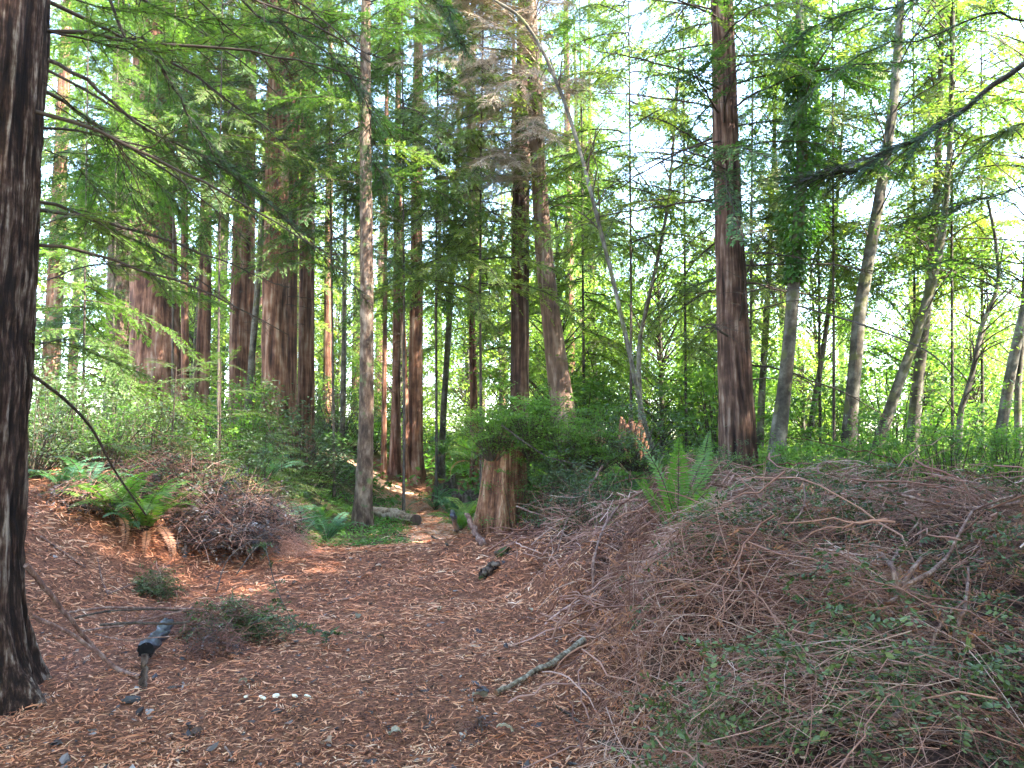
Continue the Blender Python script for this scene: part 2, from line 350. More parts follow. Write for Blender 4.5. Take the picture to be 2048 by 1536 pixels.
# ------------------------------------------------------------ boughs
def bough(seed, path, r0, n1, len1, ang1=58, sp2=.05, len2=.085, w2=.018, droop=.25, needles=0, start=.1, mats=(0, 1), stem_sides=3, flat=.25, profile=None, nw=.0028, nl=.014):
    rng = np.random.default_rng(seed); g = Geo()
    path = np.asarray(path, float)
    K = max(6, len(path) * 3)
    P = lerp_path(path, np.linspace(0, 1, K))
    P[1:-1] += rng.normal(0, .006, (K - 2, 3)) * (np.linalg.norm(path[-1] - path[0]) / 2)
    tubes(g, P, np.linspace(r0, r0 * .2 + .001, K), 5 if r0 > .012 else 3, .4, mats[0])
    t = np.clip(np.linspace(start, .99, n1) + rng.normal(0, .3 / n1, n1), 0, 1)
    O = lerp_path(P, t); T = unit(lerp_path(P, np.minimum(t + .02, 1)) - lerp_path(P, np.maximum(t - .02, 0)))
    S = unit(np.cross(T, UP + rng.normal(0, flat, (n1, 3))))
    side = np.where(np.arange(n1) % 2 == 0, 1, -1)[:, None]
    ang = np.radians(ang1 + rng.normal(0, 9, n1) - 25 * t)[:, None]
    D1 = unit(T * np.cos(ang) + S * side * np.sin(ang) + UP * rng.normal(-.05, .12, (n1, 1)))
    prof = (np.minimum(1, (t - start) * 4 + .35) * (1 - t) ** .75 * .92 + .14) if profile is None else profile(t)
    L1 = len1 * prof * rng.uniform(.65, 1.15, n1)
    K2 = max(3, int(len1 / sp2))
    s = np.linspace(.06, 1, 5)[None] * L1[:, None]
    B = O[:, None] + D1[:, None] * s[..., None] - UP * (droop * s ** 2)[..., None]
    tubes(g, B, np.linspace(.004, .0012, 5)[None] * (1 + r0 * 30) * np.ones((n1, 1)) * .8, stem_sides, .3, mats[0])
    # twigs along each branchlet
    s2 = (np.arange(K2) + .5)[None] * sp2 * np.ones((n1, 1)) + rng.uniform(-.3, .3, (n1, K2)) * sp2
    ok = s2 < L1[:, None]
    bi, ki = np.nonzero(ok); s2 = s2[bi, ki]
    if rng is not None and len(bi) == 0: return g
    l1 = L1[bi]; fr = s2 / l1
    P2 = O[bi] + D1[bi] * s2[:, None] - UP * (droop * s2 ** 2)[:, None]
    T2 = unit(D1[bi] - UP * (2 * droop * s2)[:, None])
    N2 = unit(np.cross(T2, np.cross(UP + rng.normal(0, .22, T2.shape), T2)))
    N2 = unit(np.cross(np.cross(T2, UP + rng.normal(0, .25, T2.shape)), T2))
    S2 = np.cross(T2, N2)
    Pa = np.concatenate([P2, P2]); Ta = np.concatenate([T2, T2]); Na = np.concatenate([N2, N2]); Sa = np.concatenate([S2, -S2]); fa = np.concatenate([fr, fr])
    n = len(Pa)
    a2 = np.radians(50 + rng.normal(0, 9, n) - 15 * fa)[:, None]
    D2 = unit(Ta * np.cos(a2) + Sa * np.sin(a2) + UP * rng.normal(-.08, .15, (n, 1)))
    L2 = len2 * (1 - .6 * fa) * rng.uniform(.6, 1.2, n)
    tint = np.clip(rng.normal(.45, .2, n) + .25 * (fa - .5), 0, .93)
    tint = np.where(rng.random(n) < .012, 1.0, tint)
    if not needles:
        leaves(g, Pa, D2, Na, L2, w2 * rng.uniform(.8, 1.25, n), tint, mats[1], .15)
        e = O + D1 * L1[:, None] - UP * (droop * L1 ** 2)[:, None]
        leaves(g, e, D1 - UP * .3, np.tile(UP, (n1, 1)), len2 * .8, w2, .6, mats[1])
    else:
        # secondary twig bodies with individual needles
        K3 = needles
        s3 = np.linspace(.05, 1, K3)[None] * L2[:, None]
        P3 = (Pa[:, None] + D2[:, None] * s3[..., None] - UP * (1.2 * s3 ** 2)[..., None])
        N3 = unit(np.cross(np.cross(D2, Na), D2)) ; S3 = np.cross(D2, N3)
        for sg in (1, -1):
            d3 = unit(D2[:, None] * .62 + sg * S3[:, None] * .8 + rng.normal(0, .1, P3.shape))
            leaves(g, P3, d3, np.repeat(N3, K3, 0), nl * np.tile(1 - .35 * np.linspace(-1, 1, K3) ** 2, n), nw, np.clip(np.repeat(tint, K3) + rng.normal(0, .05, n * K3), 0, 1), mats[1])
        leaves(g, Pa, D2, Na, L2, nw * .8, tint * .6, mats[1])
    return g

def line_path(L, rise, droop, seed):
    rng = np.random.default_rng(seed)
    x = np.linspace(0, 1, 6)
    return np.stack([x * L, rng.normal(0, .03 * L) * x ** 2 + .03 * L * np.sin(x * 4 + seed), rise * L * x - droop * L * x ** 2], 1)

BOUGH = {'lit': [], 'mid': [], 'light': [], 'dead': [], 'bare': [], 'low': []}
for k in range(6):
    g = bough(10 + k, line_path(2.4, .10, .42, k), .018, 46, .85, 58, .040, .105, .028, .22)
    for key, mat in (('mid', 'needle'), ('light', 'needle_light'), ('lit', 'far_needle')):  # the lit copy carries sunlight in its needle colour
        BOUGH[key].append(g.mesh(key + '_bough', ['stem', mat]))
for k in range(4):
    g = bough(40 + k, line_path(2.6, .05, .30, k), .016, 44, .95, 55, .05, .2, .009, .35, mats=(0, 0))
    BOUGH['dead'].append(g.mesh('dead_bough', ['twig_tan']))
def bare_branch(seed, L=2.6):
    rng = np.random.default_rng(seed); g = Geo()
    P = lerp_path(line_path(L, .08, .12 + .1 * rng.random(), seed), np.linspace(0, 1, 14)); P[1:] += rng.normal(0, .012, (13, 3))
    tubes(g, P, np.linspace(.019, .004, 14), 5, .4)
    n = 16; t = rng.uniform(.15, .95, n); O = lerp_path(P, t)
    d = unit(np.stack([rng.uniform(.3, 1, n), rng.choice([-1, 1], n) * rng.uniform(.3, 1, n), rng.normal(-.15, .35, n)], 1))
    l = rng.uniform(.2, .9, n) * (1.1 - t)
    s = np.linspace(0, 1, 5)[None] * l[:, None]
    B = O[:, None] + d[:, None] * s[..., None] - UP * (.35 * s ** 2)[..., None] + rng.normal(0, .008, (n, 5, 3))
    tubes(g, B, np.linspace(.0065, .0025, 5), 3, .45)
    n2 = 40; bi = rng.integers(0, n, n2); fr = rng.uniform(.2, .95, n2)
    O2 = O[bi] + d[bi] * (fr * l[bi])[:, None] - UP * (.35 * (fr * l[bi]) ** 2)[:, None]
    d2 = unit(d[bi] + rng.normal(0, .8, (n2, 3)))
    s = np.linspace(0, 1, 3)[None] * rng.uniform(.08, .3, n2)[:, None]
    tubes(g, O2[:, None] + d2[:, None] * s[..., None], np.array([.003, .0025, .0015]), 3, .5)
    return g
for k in range(5): BOUGH['bare'].append(bare_branch(70 + k).mesh('bare_branch', ['stem']))
LOWGEO = [bough(90 + k, line_path(2.6, .08, .35, k), .02, 24, .9, 58, .10, .20, .085, .2) for k in range(4)]

# far crowns: whole conifer crowns and broadleaf crowns, built once and shared
def euler_m(rx, ry, rz, s, loc):
    m = np.array(Matrix.LocRotScale(Vector(loc), Euler((rx, ry, rz)), Vector((s, s, s)))); return m

def conifer_crown(seed, H=24, z0=2.5, n=78, rmax=1.25):
    rng = np.random.default_rng(seed); g = Geo()
    for i in range(n):
        f = (i + rng.random()) / n; z = z0 + (H - z0) * f
        s = rmax * (1 - f ** 1.5 * .8) * rng.uniform(.6, 1.15)
        g.merge(LOWGEO[rng.integers(4)], euler_m(rng.normal(0, .15), rng.normal(.05, .15), rng.uniform(0, 6.28), s, (0, 0, z)))
    return g

def leaf_cloud(seed, centres, radii, per, size, sized=(.7, 1.3), w=.62, droopy=.2, six=False, mats=1, spread=.5):
    rng = np.random.default_rng(seed); g = Geo()
    centres = np.asarray(centres, float); radii = np.broadcast_to(np.asarray(radii, float), (len(centres),))
    ci = np.repeat(np.arange(len(centres)), per)
    off = rng.normal(0, 1, (len(ci), 3)) * np.array((1, 1, .45)) * radii[ci][:, None] * spread
    P = centres[ci] + off
    d = unit(rng.normal(0, 1, P.shape) * np.array((1, 1, .35)) - UP * droopy)
    n = unit(UP + rng.normal(0, .45, P.shape))
    base = rng.normal(.45, .16, len(centres))[ci]
    leaves(g, P, d, n, size * rng.uniform(*sized, len(ci)), size * w * rng.uniform(*sized, len(ci)), np.clip(base + rng.normal(0, .14, len(ci)), 0, 1), mats, .12, six)
    return g, centres

def broad_crown(seed, H=9, z0=.7, Rr=2.6, n=110, per=64, size=.125):
    rng = np.random.default_rng(seed)
    c = []
    for i in range(n):
        z = z0 + (H - z0) * rng.random(); a = rng.uniform(0, 6.28); f = (z - z0) / (H - z0)
        r = Rr * (.35 + .65 * math.sin(math.pi * min(1, f * .85 + .12))) * rng.uniform(.3, 1)
        c.append((r * math.cos(a), r * math.sin(a), z))
    g, c = leaf_cloud(seed, c, rng.uniform(.45, 1.0, n), per, size)
    b = np.stack([np.stack([c[:, 0] * t * .98, c[:, 1] * t * .98, np.maximum(.3, c[:, 2] - (1 - t) * (.9 + .5 * np.hypot(c[:, 0], c[:, 1])))], -1) for t in np.linspace(0, 1, 5)], 1)
    tubes(g, b, np.array([.03, .022, .014, .009, .004]), 3, .5, 0)
    return g

CROWN_CON = [conifer_crown(200 + k).mesh('conifer_crown', ['stem', 'far_needle']) for k in range(3)]
M['farbroad_lit'] = leaf_mat('sunlit_tone_broad_leaves', [(0, (.07, .12, .025)), (.5, (.15, .22, .05)), (1, (.28, .32, .09))], .6)  # leaf colour lightened so that far trees look sunlit
CROWN_BROAD = [broad_crown(220 + k).mesh('broad_crown', ['stem', 'farbroad_lit']) for k in range(5)]

# ------------------------------------------------------------ trunks
def trunk_geo(pts, rad, nseg=24, nz=60, ridges=22, amp=.08, seed=1, flare=0.0, lobes=5, lump=.03, knots=0, vscale=1.2, sharp=False):
    """pts/rad from the root upward; a bark shell with vertical ridges"""
    g = Geo()
    t = np.linspace(0, 1, nz); C = lerp_path(pts, t)
    seglen = np.linalg.norm(np.diff(C, axis=0), axis=1); arc = np.concatenate([[0], np.cumsum(seglen)])
    r = np.interp(t * (len(rad) - 1), np.arange(len(rad)), rad)
    T = unit(np.gradient(C, axis=0)); S = unit(np.cross(T, np.array((0, 1., 0)))); N = np.cross(S, T)
    th = np.linspace(0, 2 * math.pi, nseg, endpoint=False)
    A, Z = np.meshgrid(th, arc)
    wob = (vnoise(Z * .6, A * 0, seed + 5) - .5) * 1.4
    q = A / (2 * math.pi) * ridges
    rd = vnoise(np.mod(q + wob * 1.5, ridges), Z * vscale, seed, ridges)
    rd2 = vnoise(np.mod(q * 2 + wob * 3, ridges * 2), Z * vscale * 2.3, seed + 1, ridges * 2)
    if sharp:
        rd = 1 - np.abs(2 * rd - 1) ** .8; rd2 = 1 - np.abs(2 * rd2 - 1)
        rd3 = vnoise(np.mod(q * 1.3 + wob * 2, round(ridges * 1.3)), Z * .7, seed + 7, round(ridges * 1.3))
        ridge = np.clip(rd * .5 + rd2 * .3 + rd3 * .35 - .08, 0, 1)
    else: ridge = np.clip(rd * .68 + rd2 * .42, 0, 1)
    big = vnoise(A / (2 * math.pi) * 4, Z * .5, seed + 2, 4) - .5
    rr = r[:, None] * (1 + amp * (ridge - .5) * 2 + lump * 2 * big)
    if flare:
        fl = np.exp(-np.clip(arc - .25, 0, None)[:, None] / .38) * flare
        rr = rr * (1 + fl * (.65 + .45 * np.cos(lobes * A + seed + .8 * np.sin(2 * A))))
    V = C[:, None] + (S[:, None] * np.cos(A)[..., None] + N[:, None] * np.sin(A)[..., None]) * rr[..., None]
    i = np.arange(nz - 1)[:, None] * nseg + np.arange(nseg)[None]; j = np.arange(nz - 1)[:, None] * nseg + ((np.arange(nseg) + 1) % nseg)[None]
    g.add(V, np.stack([i, j, j + nseg, i + nseg], -1), .5, 0, True, ridge)
    return g, C, r

def px_trunk(px, d, H=None, base=None, dtop=0.0):
    "px rows (u, v, width px) from the bottom up -> world path from below the ground to height H"
    P = []; Rr = []
    for i, (u, v, w) in enumerate(px):
        dd = d + dtop * i / max(1, len(px) - 1)
        P.append(at(u, v, dd)); Rr.append(w / FPX * dd / 2)
    P = np.array(P); Rr = np.array(Rr)
    lean = (P[1] - P[0]) / max(.3, (P[1] - P[0])[2])
    gz0 = gz(P[0][0], P[0][1])
    if P[0][2] > gz0 + .1:
        drop = P[0][2] - gz0 + .15
        P = np.vstack([P[0] - lean * drop * np.array((.7, .7, 1)), P]); Rr = np.concatenate([[Rr[0] * 1.08], Rr])
    else:
        P = np.vstack([P[0] - lean * .3, P]); Rr = np.concatenate([[Rr[0]], Rr])
    if H and H > P[-1][2] + .5:
        lean = (P[-1] - P[-2]) / (P[-1] - P[-2])[2]
        n = 3; dz = (H - P[-1][2])
        for k in range(1, n + 1):
            P = np.vstack([P, P[-1] + lean * dz / n * np.array((.8, .8, 1))]); Rr = np.append(Rr, Rr[-1] * (1 - .75 * k / n) if k < n else .02)
    # equal spacing along the height, so that sampling is even
    z = np.linspace(P[0][2], P[-1][2], max(8, len(P) * 2))
    P2 = np.stack([np.interp(z, P[:, 2], P[:, 0]), np.interp(z, P[:, 2], P[:, 1]), z], 1)
    return P2, np.interp(z, P[:, 2], Rr)

TREES = {}
def tree(name, label, cat, px, d, bark, H=None, group=None, nseg=24, nz=70, ridges=16, amp=.07, seed=1, flare=.35, lump=.03, dtop=0.0, vscale=1.2, sharp=False):
    P, Rr = px_trunk(px, d, H, dtop=dtop)
    base = P[0].copy()
    root = thing(name, label, cat, base, group)
    g, C, r = trunk_geo(P - base, Rr, nseg, nz, ridges, amp, seed, flare, lump=lump, vscale=vscale, sharp=sharp)
    new_obj('trunk', g.mesh('trunk', [bark], True), root)
    root['_s'] = 0; del root['_s']
    return dict(root=root, P=P, R=Rr, base=base)

def add_boughs(tr, kind, n, z0, z1, s0, s1, seed, az=None, pitch=(.0, .18), name='bough'):
    if kind in ('mid', 'light', 'lit'): z1 = min(z1, 17); n = int(n * 1.15); s0 *= 1.15; s1 *= 1.1
    rng = np.random.default_rng(seed)
    ms = BOUGH[kind]; P = tr['P']; o = None
    for i in range(n):
        z = z0 + (z1 - z0) * (i + rng.random()) / n
        c = np.array([np.interp(z, P[:, 2], P[:, 0]), np.interp(z, P[:, 2], P[:, 1]), z])
        a = rng.uniform(0, 2 * math.pi) if az is None else R(rng.uniform(*az))
        f = (z - z0) / max(.1, z1 - z0)
        s = (s0 + (s1 - s0) * f) * rng.uniform(.7, 1.2)
        r = np.interp(z, P[:, 2], tr['R']) * .7
        c = c + np.array((math.cos(a), math.sin(a), 0)) * r
        o = new_obj('bough' if kind in ('mid', 'light', 'lit') else 'dead_branch', ms[rng.integers(len(ms))], tr['root'], c - tr['base'])
        o.rotation_euler = (rng.normal(0, .2), rng.normal(*pitch), a)
        o.scale = (s, s * rng.choice([-1, 1]) * 1.0, s) if False else (s, s, s)
    return o

# ============================================================ THE SETTING
def grid_axis(breaks):
    out = []
    for a, b, st in breaks: out.append(np.arange(a, b, st))
    return np.concatenate(out + [np.array([breaks[-1][1]])])
gx = grid_axis([(-150, -60, 10), (-60, -12, 2.0), (-12, -6, .25), (-6, 5, .075), (5, 12, .25), (12, 60, 2.0), (60, 150, 10)])
gy = grid_axis([(-60, -10, 5), (-10, 0, 2.5), (0, 2, .3), (2, 12, .075), (12, 27, .2), (27, 60, 1.2), (60, 180, 10)])
X, Y = np.meshgrid(gx, gy)
Z = ground_z(X, Y)
Z = Z + ss((Y - 30) / 60) * 0.5 + 2.0 * ss((np.hypot(X, Y) - 70) / 100) * (vnoise(X * .01, Y * .01, 9) - .3)
g = Geo()
ny, nx = X.shape
i = np.arange(ny - 1)[:, None] * nx + np.arange(nx - 1)[None]
g.add(np.stack([X, Y, Z], -1), np.stack([i, i + 1, i + nx + 1, i + nx], -1), .5, 0, True)
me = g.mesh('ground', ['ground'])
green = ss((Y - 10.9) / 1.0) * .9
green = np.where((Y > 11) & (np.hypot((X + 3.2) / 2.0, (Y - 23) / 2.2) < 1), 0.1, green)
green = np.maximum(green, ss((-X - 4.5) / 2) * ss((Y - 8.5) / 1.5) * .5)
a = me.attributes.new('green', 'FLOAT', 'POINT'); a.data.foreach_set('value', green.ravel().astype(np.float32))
hum_shade = ss((X - pile_edge(Y) + .1) / .5) * ss((12.5 - Y) / 1.5) * (X < 9)  # humus brown under the heap, darkened to paint shade into its gaps
a = me.attributes.new('humus_shade', 'FLOAT', 'POINT'); a.data.foreach_set('value', hum_shade.ravel().astype(np.float32))
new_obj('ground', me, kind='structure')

# trail beyond the crest, a trodden ribbon of orange litter
ty = np.linspace(10.8, 30, 60)
tcx = np.interp(ty, [10.5, 12, 14, 17, 20, 23, 30], [-.95, -1.15, -1.35, -1.75, -2.45, -5.2, -11])
tw = np.interp(ty, [10.5, 12, 17, 20, 30], [.8, .55, .8, 1.0, .6]) * (1 + .5 * (vnoise(ty * 1.4, ty * 0, 21) - .5))
c = np.linspace(-1, 1, 9)
TX = tcx[:, None] + tw[:, None] * c[None] * (1 + .25 * (vnoise(ty * 2, 0 * ty, 4)[:, None] - .5)); TY = ty[:, None] + 0 * c[None]
g = Geo(); i = np.arange(59)[:, None] * 9 + np.arange(8)[None]
g.add(np.stack([TX, TY, ground_z(TX, TY) + .012 - .02 * np.abs(c)[None] ** 3], -1), np.stack([i, i + 1, i + 10, i + 9], -1), .5, 0, True)
new_obj('path', g.mesh('path', ['trail']), kind='structure')

def ground_normal(x, y, e=.05):
    dx = (ground_z(x + e, y) - ground_z(x - e, y)) / (2 * e); dy = (ground_z(x, y + e) - ground_z(x, y - e)) / (2 * e)
    return unit(np.stack([-dx, -dy, np.ones_like(dx)], 1))

hm, nt, out = nmat('forest_air')
pv = nt.nodes.new('ShaderNodeVolumePrincipled'); pv.inputs['Density'].default_value = .0004; pv.inputs['Color'].default_value = (.97, .98, 1.0, 1)
nt.links.new(pv.outputs[0], out.inputs['Volume'])
g = Geo(); hx, hy0, hy1, hz0, hz1 = 151, -61, 181, -6, 46
g.add([(-hx, hy0, hz0), (hx, hy0, hz0), (hx, hy1, hz0), (-hx, hy1, hz0), (-hx, hy0, hz1), (hx, hy0, hz1), (hx, hy1, hz1), (-hx, hy1, hz1)], [(0, 3, 2, 1), (4, 5, 6, 7), (0, 1, 5, 4), (1, 2, 6, 5), (2, 3, 7, 6), (3, 0, 4, 7)], .5)
new_obj('haze', g.mesh('haze', [hm]), kind='stuff', label='thin pale sunlit air between the trees', cat='haze')

# litter of fallen redwood sprays: curved strips lying every way on the ground
def strips(g, x, y, L, W, tint, seed, lift=.01, tilt=.25, mat=0):
    rng = np.random.default_rng(seed); n = len(x)
    nr = ground_normal(x, y)
    a = rng.uniform(0, 2 * math.pi, n)
    d = np.stack([np.cos(a), np.sin(a), rng.normal(0, tilt, n)], 1); d = unit(d - nr * (d * nr).sum(1, keepdims=True) * .8)
    nn = unit(nr + rng.normal(0, .35, (n, 3))); s = unit(np.cross(d, nn)); nn = np.cross(s, d)
    base = np.stack([x, y, ground_z(x, y) + lift * rng.uniform(.1, 1.6, n)], 1)
    bend = rng.normal(0, .35, n)[:, None]; arch = rng.uniform(-.05, .22, n)[:, None]
    L = L[:, None]; W = W[:, None]
    p0 = base - d * L / 2; p1 = base + s * bend * L * .3 + nn * arch * L * .5; p2 = base + d * L / 2
    V = np.stack([p0 - s * W * .35, p0 + s * W * .35, p1 + s * W * .5, p1 - s * W * .5, p2 + s * W * .12, p2 - s * W * .12], 1)
    o = np.arange(n)[:, None] * 6
    q = np.concatenate([o + np.array([[0, 1, 2, 3]]), o + np.array([[3, 2, 4, 5]])])
    g.add(V, q, np.concatenate([tint, tint]), mat)

rng = np.random.default_rng(5)
n = 105000
y = 2.6 + (12.5 - 2.6) * rng.random(n) ** 1.35
x = rng.uniform(-1, 1, n) * (y * .78 + .3)
keep = (x < pile_edge(y) + .25 + .5 * vnoise(x * 3, y * 3, 66))
x, y = x[keep], y[keep]; n = len(x)
patch = vnoise(x * 2.2, y * 2.2, 12) * .6 + vnoise(x * 7, y * 7, 13) * .4
tint = np.clip(rng.beta(2.2, 2.2, n) * .85 + (patch - .5) * .6 + .06, 0, 1)
far = np.clip(y / 6, .8, 1.7)
g = Geo()
strips(g, x, y, (.014 + .10 * rng.random(n) ** 1.8) * far, (.003 + .010 * rng.random(n) ** 1.5) * far, tint, 6, .022, .35)
n = 9000; yy = rng.uniform(10.8, 21, n); xx = np.interp(yy, [10.5, 12, 14, 17, 20, 23], [-.95, -1.15, -1.35, -1.75, -2.45, -5.2]) + rng.normal(0, .42, n)
strips(g, xx, yy, rng.uniform(.06, .16, n), rng.uniform(.012, .025, n), np.clip(rng.normal(.6, .2, n), 0, 1), 8, .02)
new_obj('fallen_needles', g.mesh('fallen_needles', ['litter']), kind='stuff', label='pink brown carpet of fallen redwood sprays covering the trail and the bank', cat='leaf litter')

rng = np.random.default_rng(57); n = 1500
y = 2.8 + 8 * rng.random(n) ** 1.4; x = rng.uniform(-1, 1, n) * (y * .72 + .2); k = x < pile_edge(y) + .4; x, y = x[k], y[k]; n = len(x)
SPR = (np.stack([x, y, ground_z(x, y) + .02], 1), rng.uniform(0, 6.28, n), rng.uniform(.08, .2, n), rng.random(n))
# loose bark bits and bigger dead leaves among the litter
rng = np.random.default_rng(55)
n = 2600
y = 2.8 + 9 * rng.random(n) ** 1.3; x = rng.uniform(-1, 1, n) * (y * .75)
k = x < pile_edge(y) + .6; x, y = x[k], y[k]; n = len(x)
a = rng.uniform(0, 6.28, n); nr = ground_normal(x, y)
g = Geo()
sz = np.where(rng.random(n) < .25, rng.uniform(.04, .08, n), rng.uniform(.02, .045, n))
leaves(g, np.stack([x, y, ground_z(x, y) + .012], 1), np.stack([np.cos(a), np.sin(a), rng.normal(.05, .3, n)], 1), nr + rng.normal(0, .4, (n, 3)), sz, sz * .6, rng.random(n) ** 1.7, 0, .15, True)
new_obj('dead_leaves', g.mesh('dead_leaves', ['deadleaf']), kind='stuff', label='scattered curled dead leaves lying over the redwood litter', cat='dead leaves')

# ground cover beyond the crest
def cover_patch(name, label, seed, n, xr, yr, mask, size, mat, hgt=.10, cat='ground cover'):
    rng = np.random.default_rng(seed)
    x = rng.uniform(*xr, n); y = rng.uniform(*yr, n); k = mask(x, y) & (rng.random(n) < .35 + .9 * vnoise(x * 1.3, y * 1.3, seed))
    x, y = x[k], y[k]; n = len(x)
    a = rng.uniform(0, 6.28, n)
    h = hgt * (rng.random(n) + .8 * vnoise(x * 2, y * 2, seed + 1))
    d = np.stack([np.cos(a), np.sin(a), rng.normal(.1, .4, n)], 1)
    g = Geo(); s = size * rng.uniform(.6, 1.4, n) * np.clip(y / 14, .8, 2)
    leaves(g, np.stack([x, y, ground_z(x, y) + h], 1), d, UP + rng.normal(0, .4, (n, 3)), s, s * .62, np.clip(rng.normal(.45, .2, n) + .35 * (vnoise(x, y, seed + 4) - .5), 0, 1), 0, .15)
    return new_obj(name, g.mesh(name, [mat]), kind='stuff', label=label, cat=cat)
trailx = lambda y: np.interp(y, [10.5, 12, 14, 17, 20, 23, 30], [-.95, -1.15, -1.35, -1.75, -2.45, -5.2, -11])
off_trail = lambda x, y: np.abs(x - trailx(y)) > .42 + .35 * (vnoise(x * 3, y * 3, 19) - .3)
cover_patch('ground_cover', 'low green leafy ground cover either side of the trail beyond the crest', 31, 42000, (-7, 3), (10.9, 21), lambda x, y: off_trail(x, y) & (y > 11.0 + .3 * np.sin(x * 3)), .05, 'cover')
cover_patch('far_ground_cover', 'sunlit green undergrowth on the floor of the wood far off', 32, 70000, (-26, 34), (19, 48), lambda x, y: (np.hypot((x + 3.2) / 1.8, (y - 23) / 1.8) > 1), .12, 'cover', .45)

# ============================================================ TREES BY HAND
T = {}
NEARP = [np.array((-3.70, 4.85, -.25)), np.array((-3.69, 4.85, .5)), np.array((-3.67, 4.85, 1.5)), np.array((-3.63, 4.86, 3.0)), np.array((-3.62, 4.86, 5.0)), np.array((-3.45, 4.9, 9.0)), np.array((-3.4, 4.9, 20))]
z = np.linspace(-.25, 20, 40); NP_ = np.array(NEARP)
P = np.stack([np.interp(z, NP_[:, 2], NP_[:, 0]), np.interp(z, NP_[:, 2], NP_[:, 1]), z], 1)
root = thing('redwood_tree', 'huge dark redwood trunk with deep shaggy bark, flaring at its foot, closest tree', 'tree', P[0])
g, _, _ = trunk_geo(P[:18] - P[0], np.interp(z[:18], [-.25, .3, 1, 3, 8, 20], [.52, .47, .43, .385, .35, .15]), 300, 340, 40, .085, 3, .36, lobes=5, lump=.05, vscale=1.5, sharp=True)
new_obj('trunk', g.mesh('trunk', ['nearbark'], True), root)
g, _, _ = trunk_geo(P[17:] - P[0], np.interp(z[17:], [8, 20], [.35, .05]), 24, 20, 20, .06, 3, 0)
new_obj('upper_trunk', g.mesh('upper_trunk', ['nearbark'], True), root)
T['near'] = dict(root=root, P=P, R=np.interp(z, [-.25, 20], [.45, .1]), base=P[0])

def T_(key, *a, **k): T[key] = tree(*a, **k); return T[key]
T_('big_right', 'redwood_tree', 'tall dark redwood with bare dead branches standing behind the brush heap', 'tree',
   [(1478, 945, 76), (1475, 850, 68), (1468, 700, 62), (1460, 500, 55), (1452, 300, 51), (1447, 100, 46), (1444, 0, 44)], 13.5, 'shaded_redbark', 26, nseg=120, nz=260, ridges=30, amp=.08, seed=21, sharp=True, flare=.22)
T_('mid_red', 'redwood_tree', 'straight red-barked redwood rising directly behind the fern-topped stump, beside a leaning grey cedar', 'tree',
   [(1039, 800, 37), (1040, 600, 36), (1042, 400, 34), (1046, 200, 32), (1050, 0, 30)], 19, 'shaded_redbark', 28, nseg=48, nz=140, ridges=18, seed=22)
T_('lean_grey', 'cedar_tree', 'leaning grey-brown cedar trunk with stubs and a burnt notch at its foot', 'tree',
   [(1124, 800, 48), (1110, 700, 40), (1092, 550, 36), (1080, 400, 32), (1072, 250, 30), (1066, 100, 25), (1062, 0, 22)], 17.5, 'cedarbark', 24, nseg=48, nz=140, ridges=16, seed=23, amp=.06)
T_('spruce', 'spruce_tree', 'slender straight spruce with scaly grey-brown bark beside the pale log', 'tree',
   [(724, 1042, 38), (731, 900, 30), (734, 700, 27), (733, 500, 26), (731, 300, 24), (731, 150, 22), (732, 0, 19)], 14.8, 'greybark', 22, nseg=40, nz=200, ridges=14, amp=.05, seed=24, vscale=6, flare=.25)
T_('cl1', 'redwood_tree', 'dark redwood trunk at the near edge of the tight triple clump', 'tree',
   [(549, 925, 60), (550, 760, 52), (551, 500, 49), (556, 300, 46), (560, 0, 40)], 18, 'redbark', 30, nseg=48, nz=140, ridges=20, seed=25)
T_('cl2', 'redwood_tree', 'reddish redwood trunk in the middle of the tight triple clump', 'tree',
   [(578, 930, 36), (576, 760, 34), (580, 500, 31), (584, 300, 30), (588, 0, 26)], 18.8, 'redbark', 30, nseg=40, nz=120, ridges=16, seed=26)
T_('cl3', 'redwood_tree', 'sunlit redwood trunk closing the tight triple clump on the trail side', 'tree',
   [(611, 930, 36), (612, 760, 32), (614, 500, 31), (616, 300, 29), (618, 0, 26)], 19.3, 'redbark', 30, nseg=40, nz=120, ridges=16, seed=27)
T_('oldgrowth', 'redwood_tree', 'massive old redwood with burls behind the left thicket, widest of the distant trunks', 'tree',
   [(312, 800, 110), (312, 700, 100), (310, 600, 92), (309, 500, 84), (306, 380, 70), (300, 200, 60), (298, 0, 52)], 19, 'redbark', 32, nseg=64, nz=140, ridges=26, amp=.12, lump=.12, seed=28)
T_('thinA', 'redwood_tree', 'very thin dark trunk close beside the massive old redwood', 'tree',
   [(370, 820, 17), (370, 700, 15), (369, 500, 14), (370, 300, 12), (372, 0, 9)], 18, 'redbark', 22, nseg=16, nz=60, ridges=8, seed=29)
T_('thinB', 'redwood_tree', 'medium red trunk between the thinnest trunk and the leaning pale one', 'tree',
   [(403, 810, 30), (409, 650, 26), (411, 500, 22), (412, 300, 20), (414, 0, 16)], 19.5, 'redbark', 26, nseg=24, nz=80, ridges=12, seed=30)
T_('red5', 'redwood_tree', 'stout red-brown trunk behind the bright green sapling', 'tree',
   [(486, 830, 54), (484, 650, 47), (488, 450, 42), (492, 300, 38), (498, 0, 30)], 21, 'redbark', 28, nseg=40, nz=100, ridges=16, seed=31)
T_('palelean', 'alder_tree', 'thin pale leaning trunk crossing in front of the stout red-brown one', 'tree',
   [(500, 760, 13), (512, 620, 12), (524, 450, 11), (540, 250, 10), (560, 0, 8)], 19, 'alderbark', 20, nseg=14, nz=60, ridges=6, seed=32)
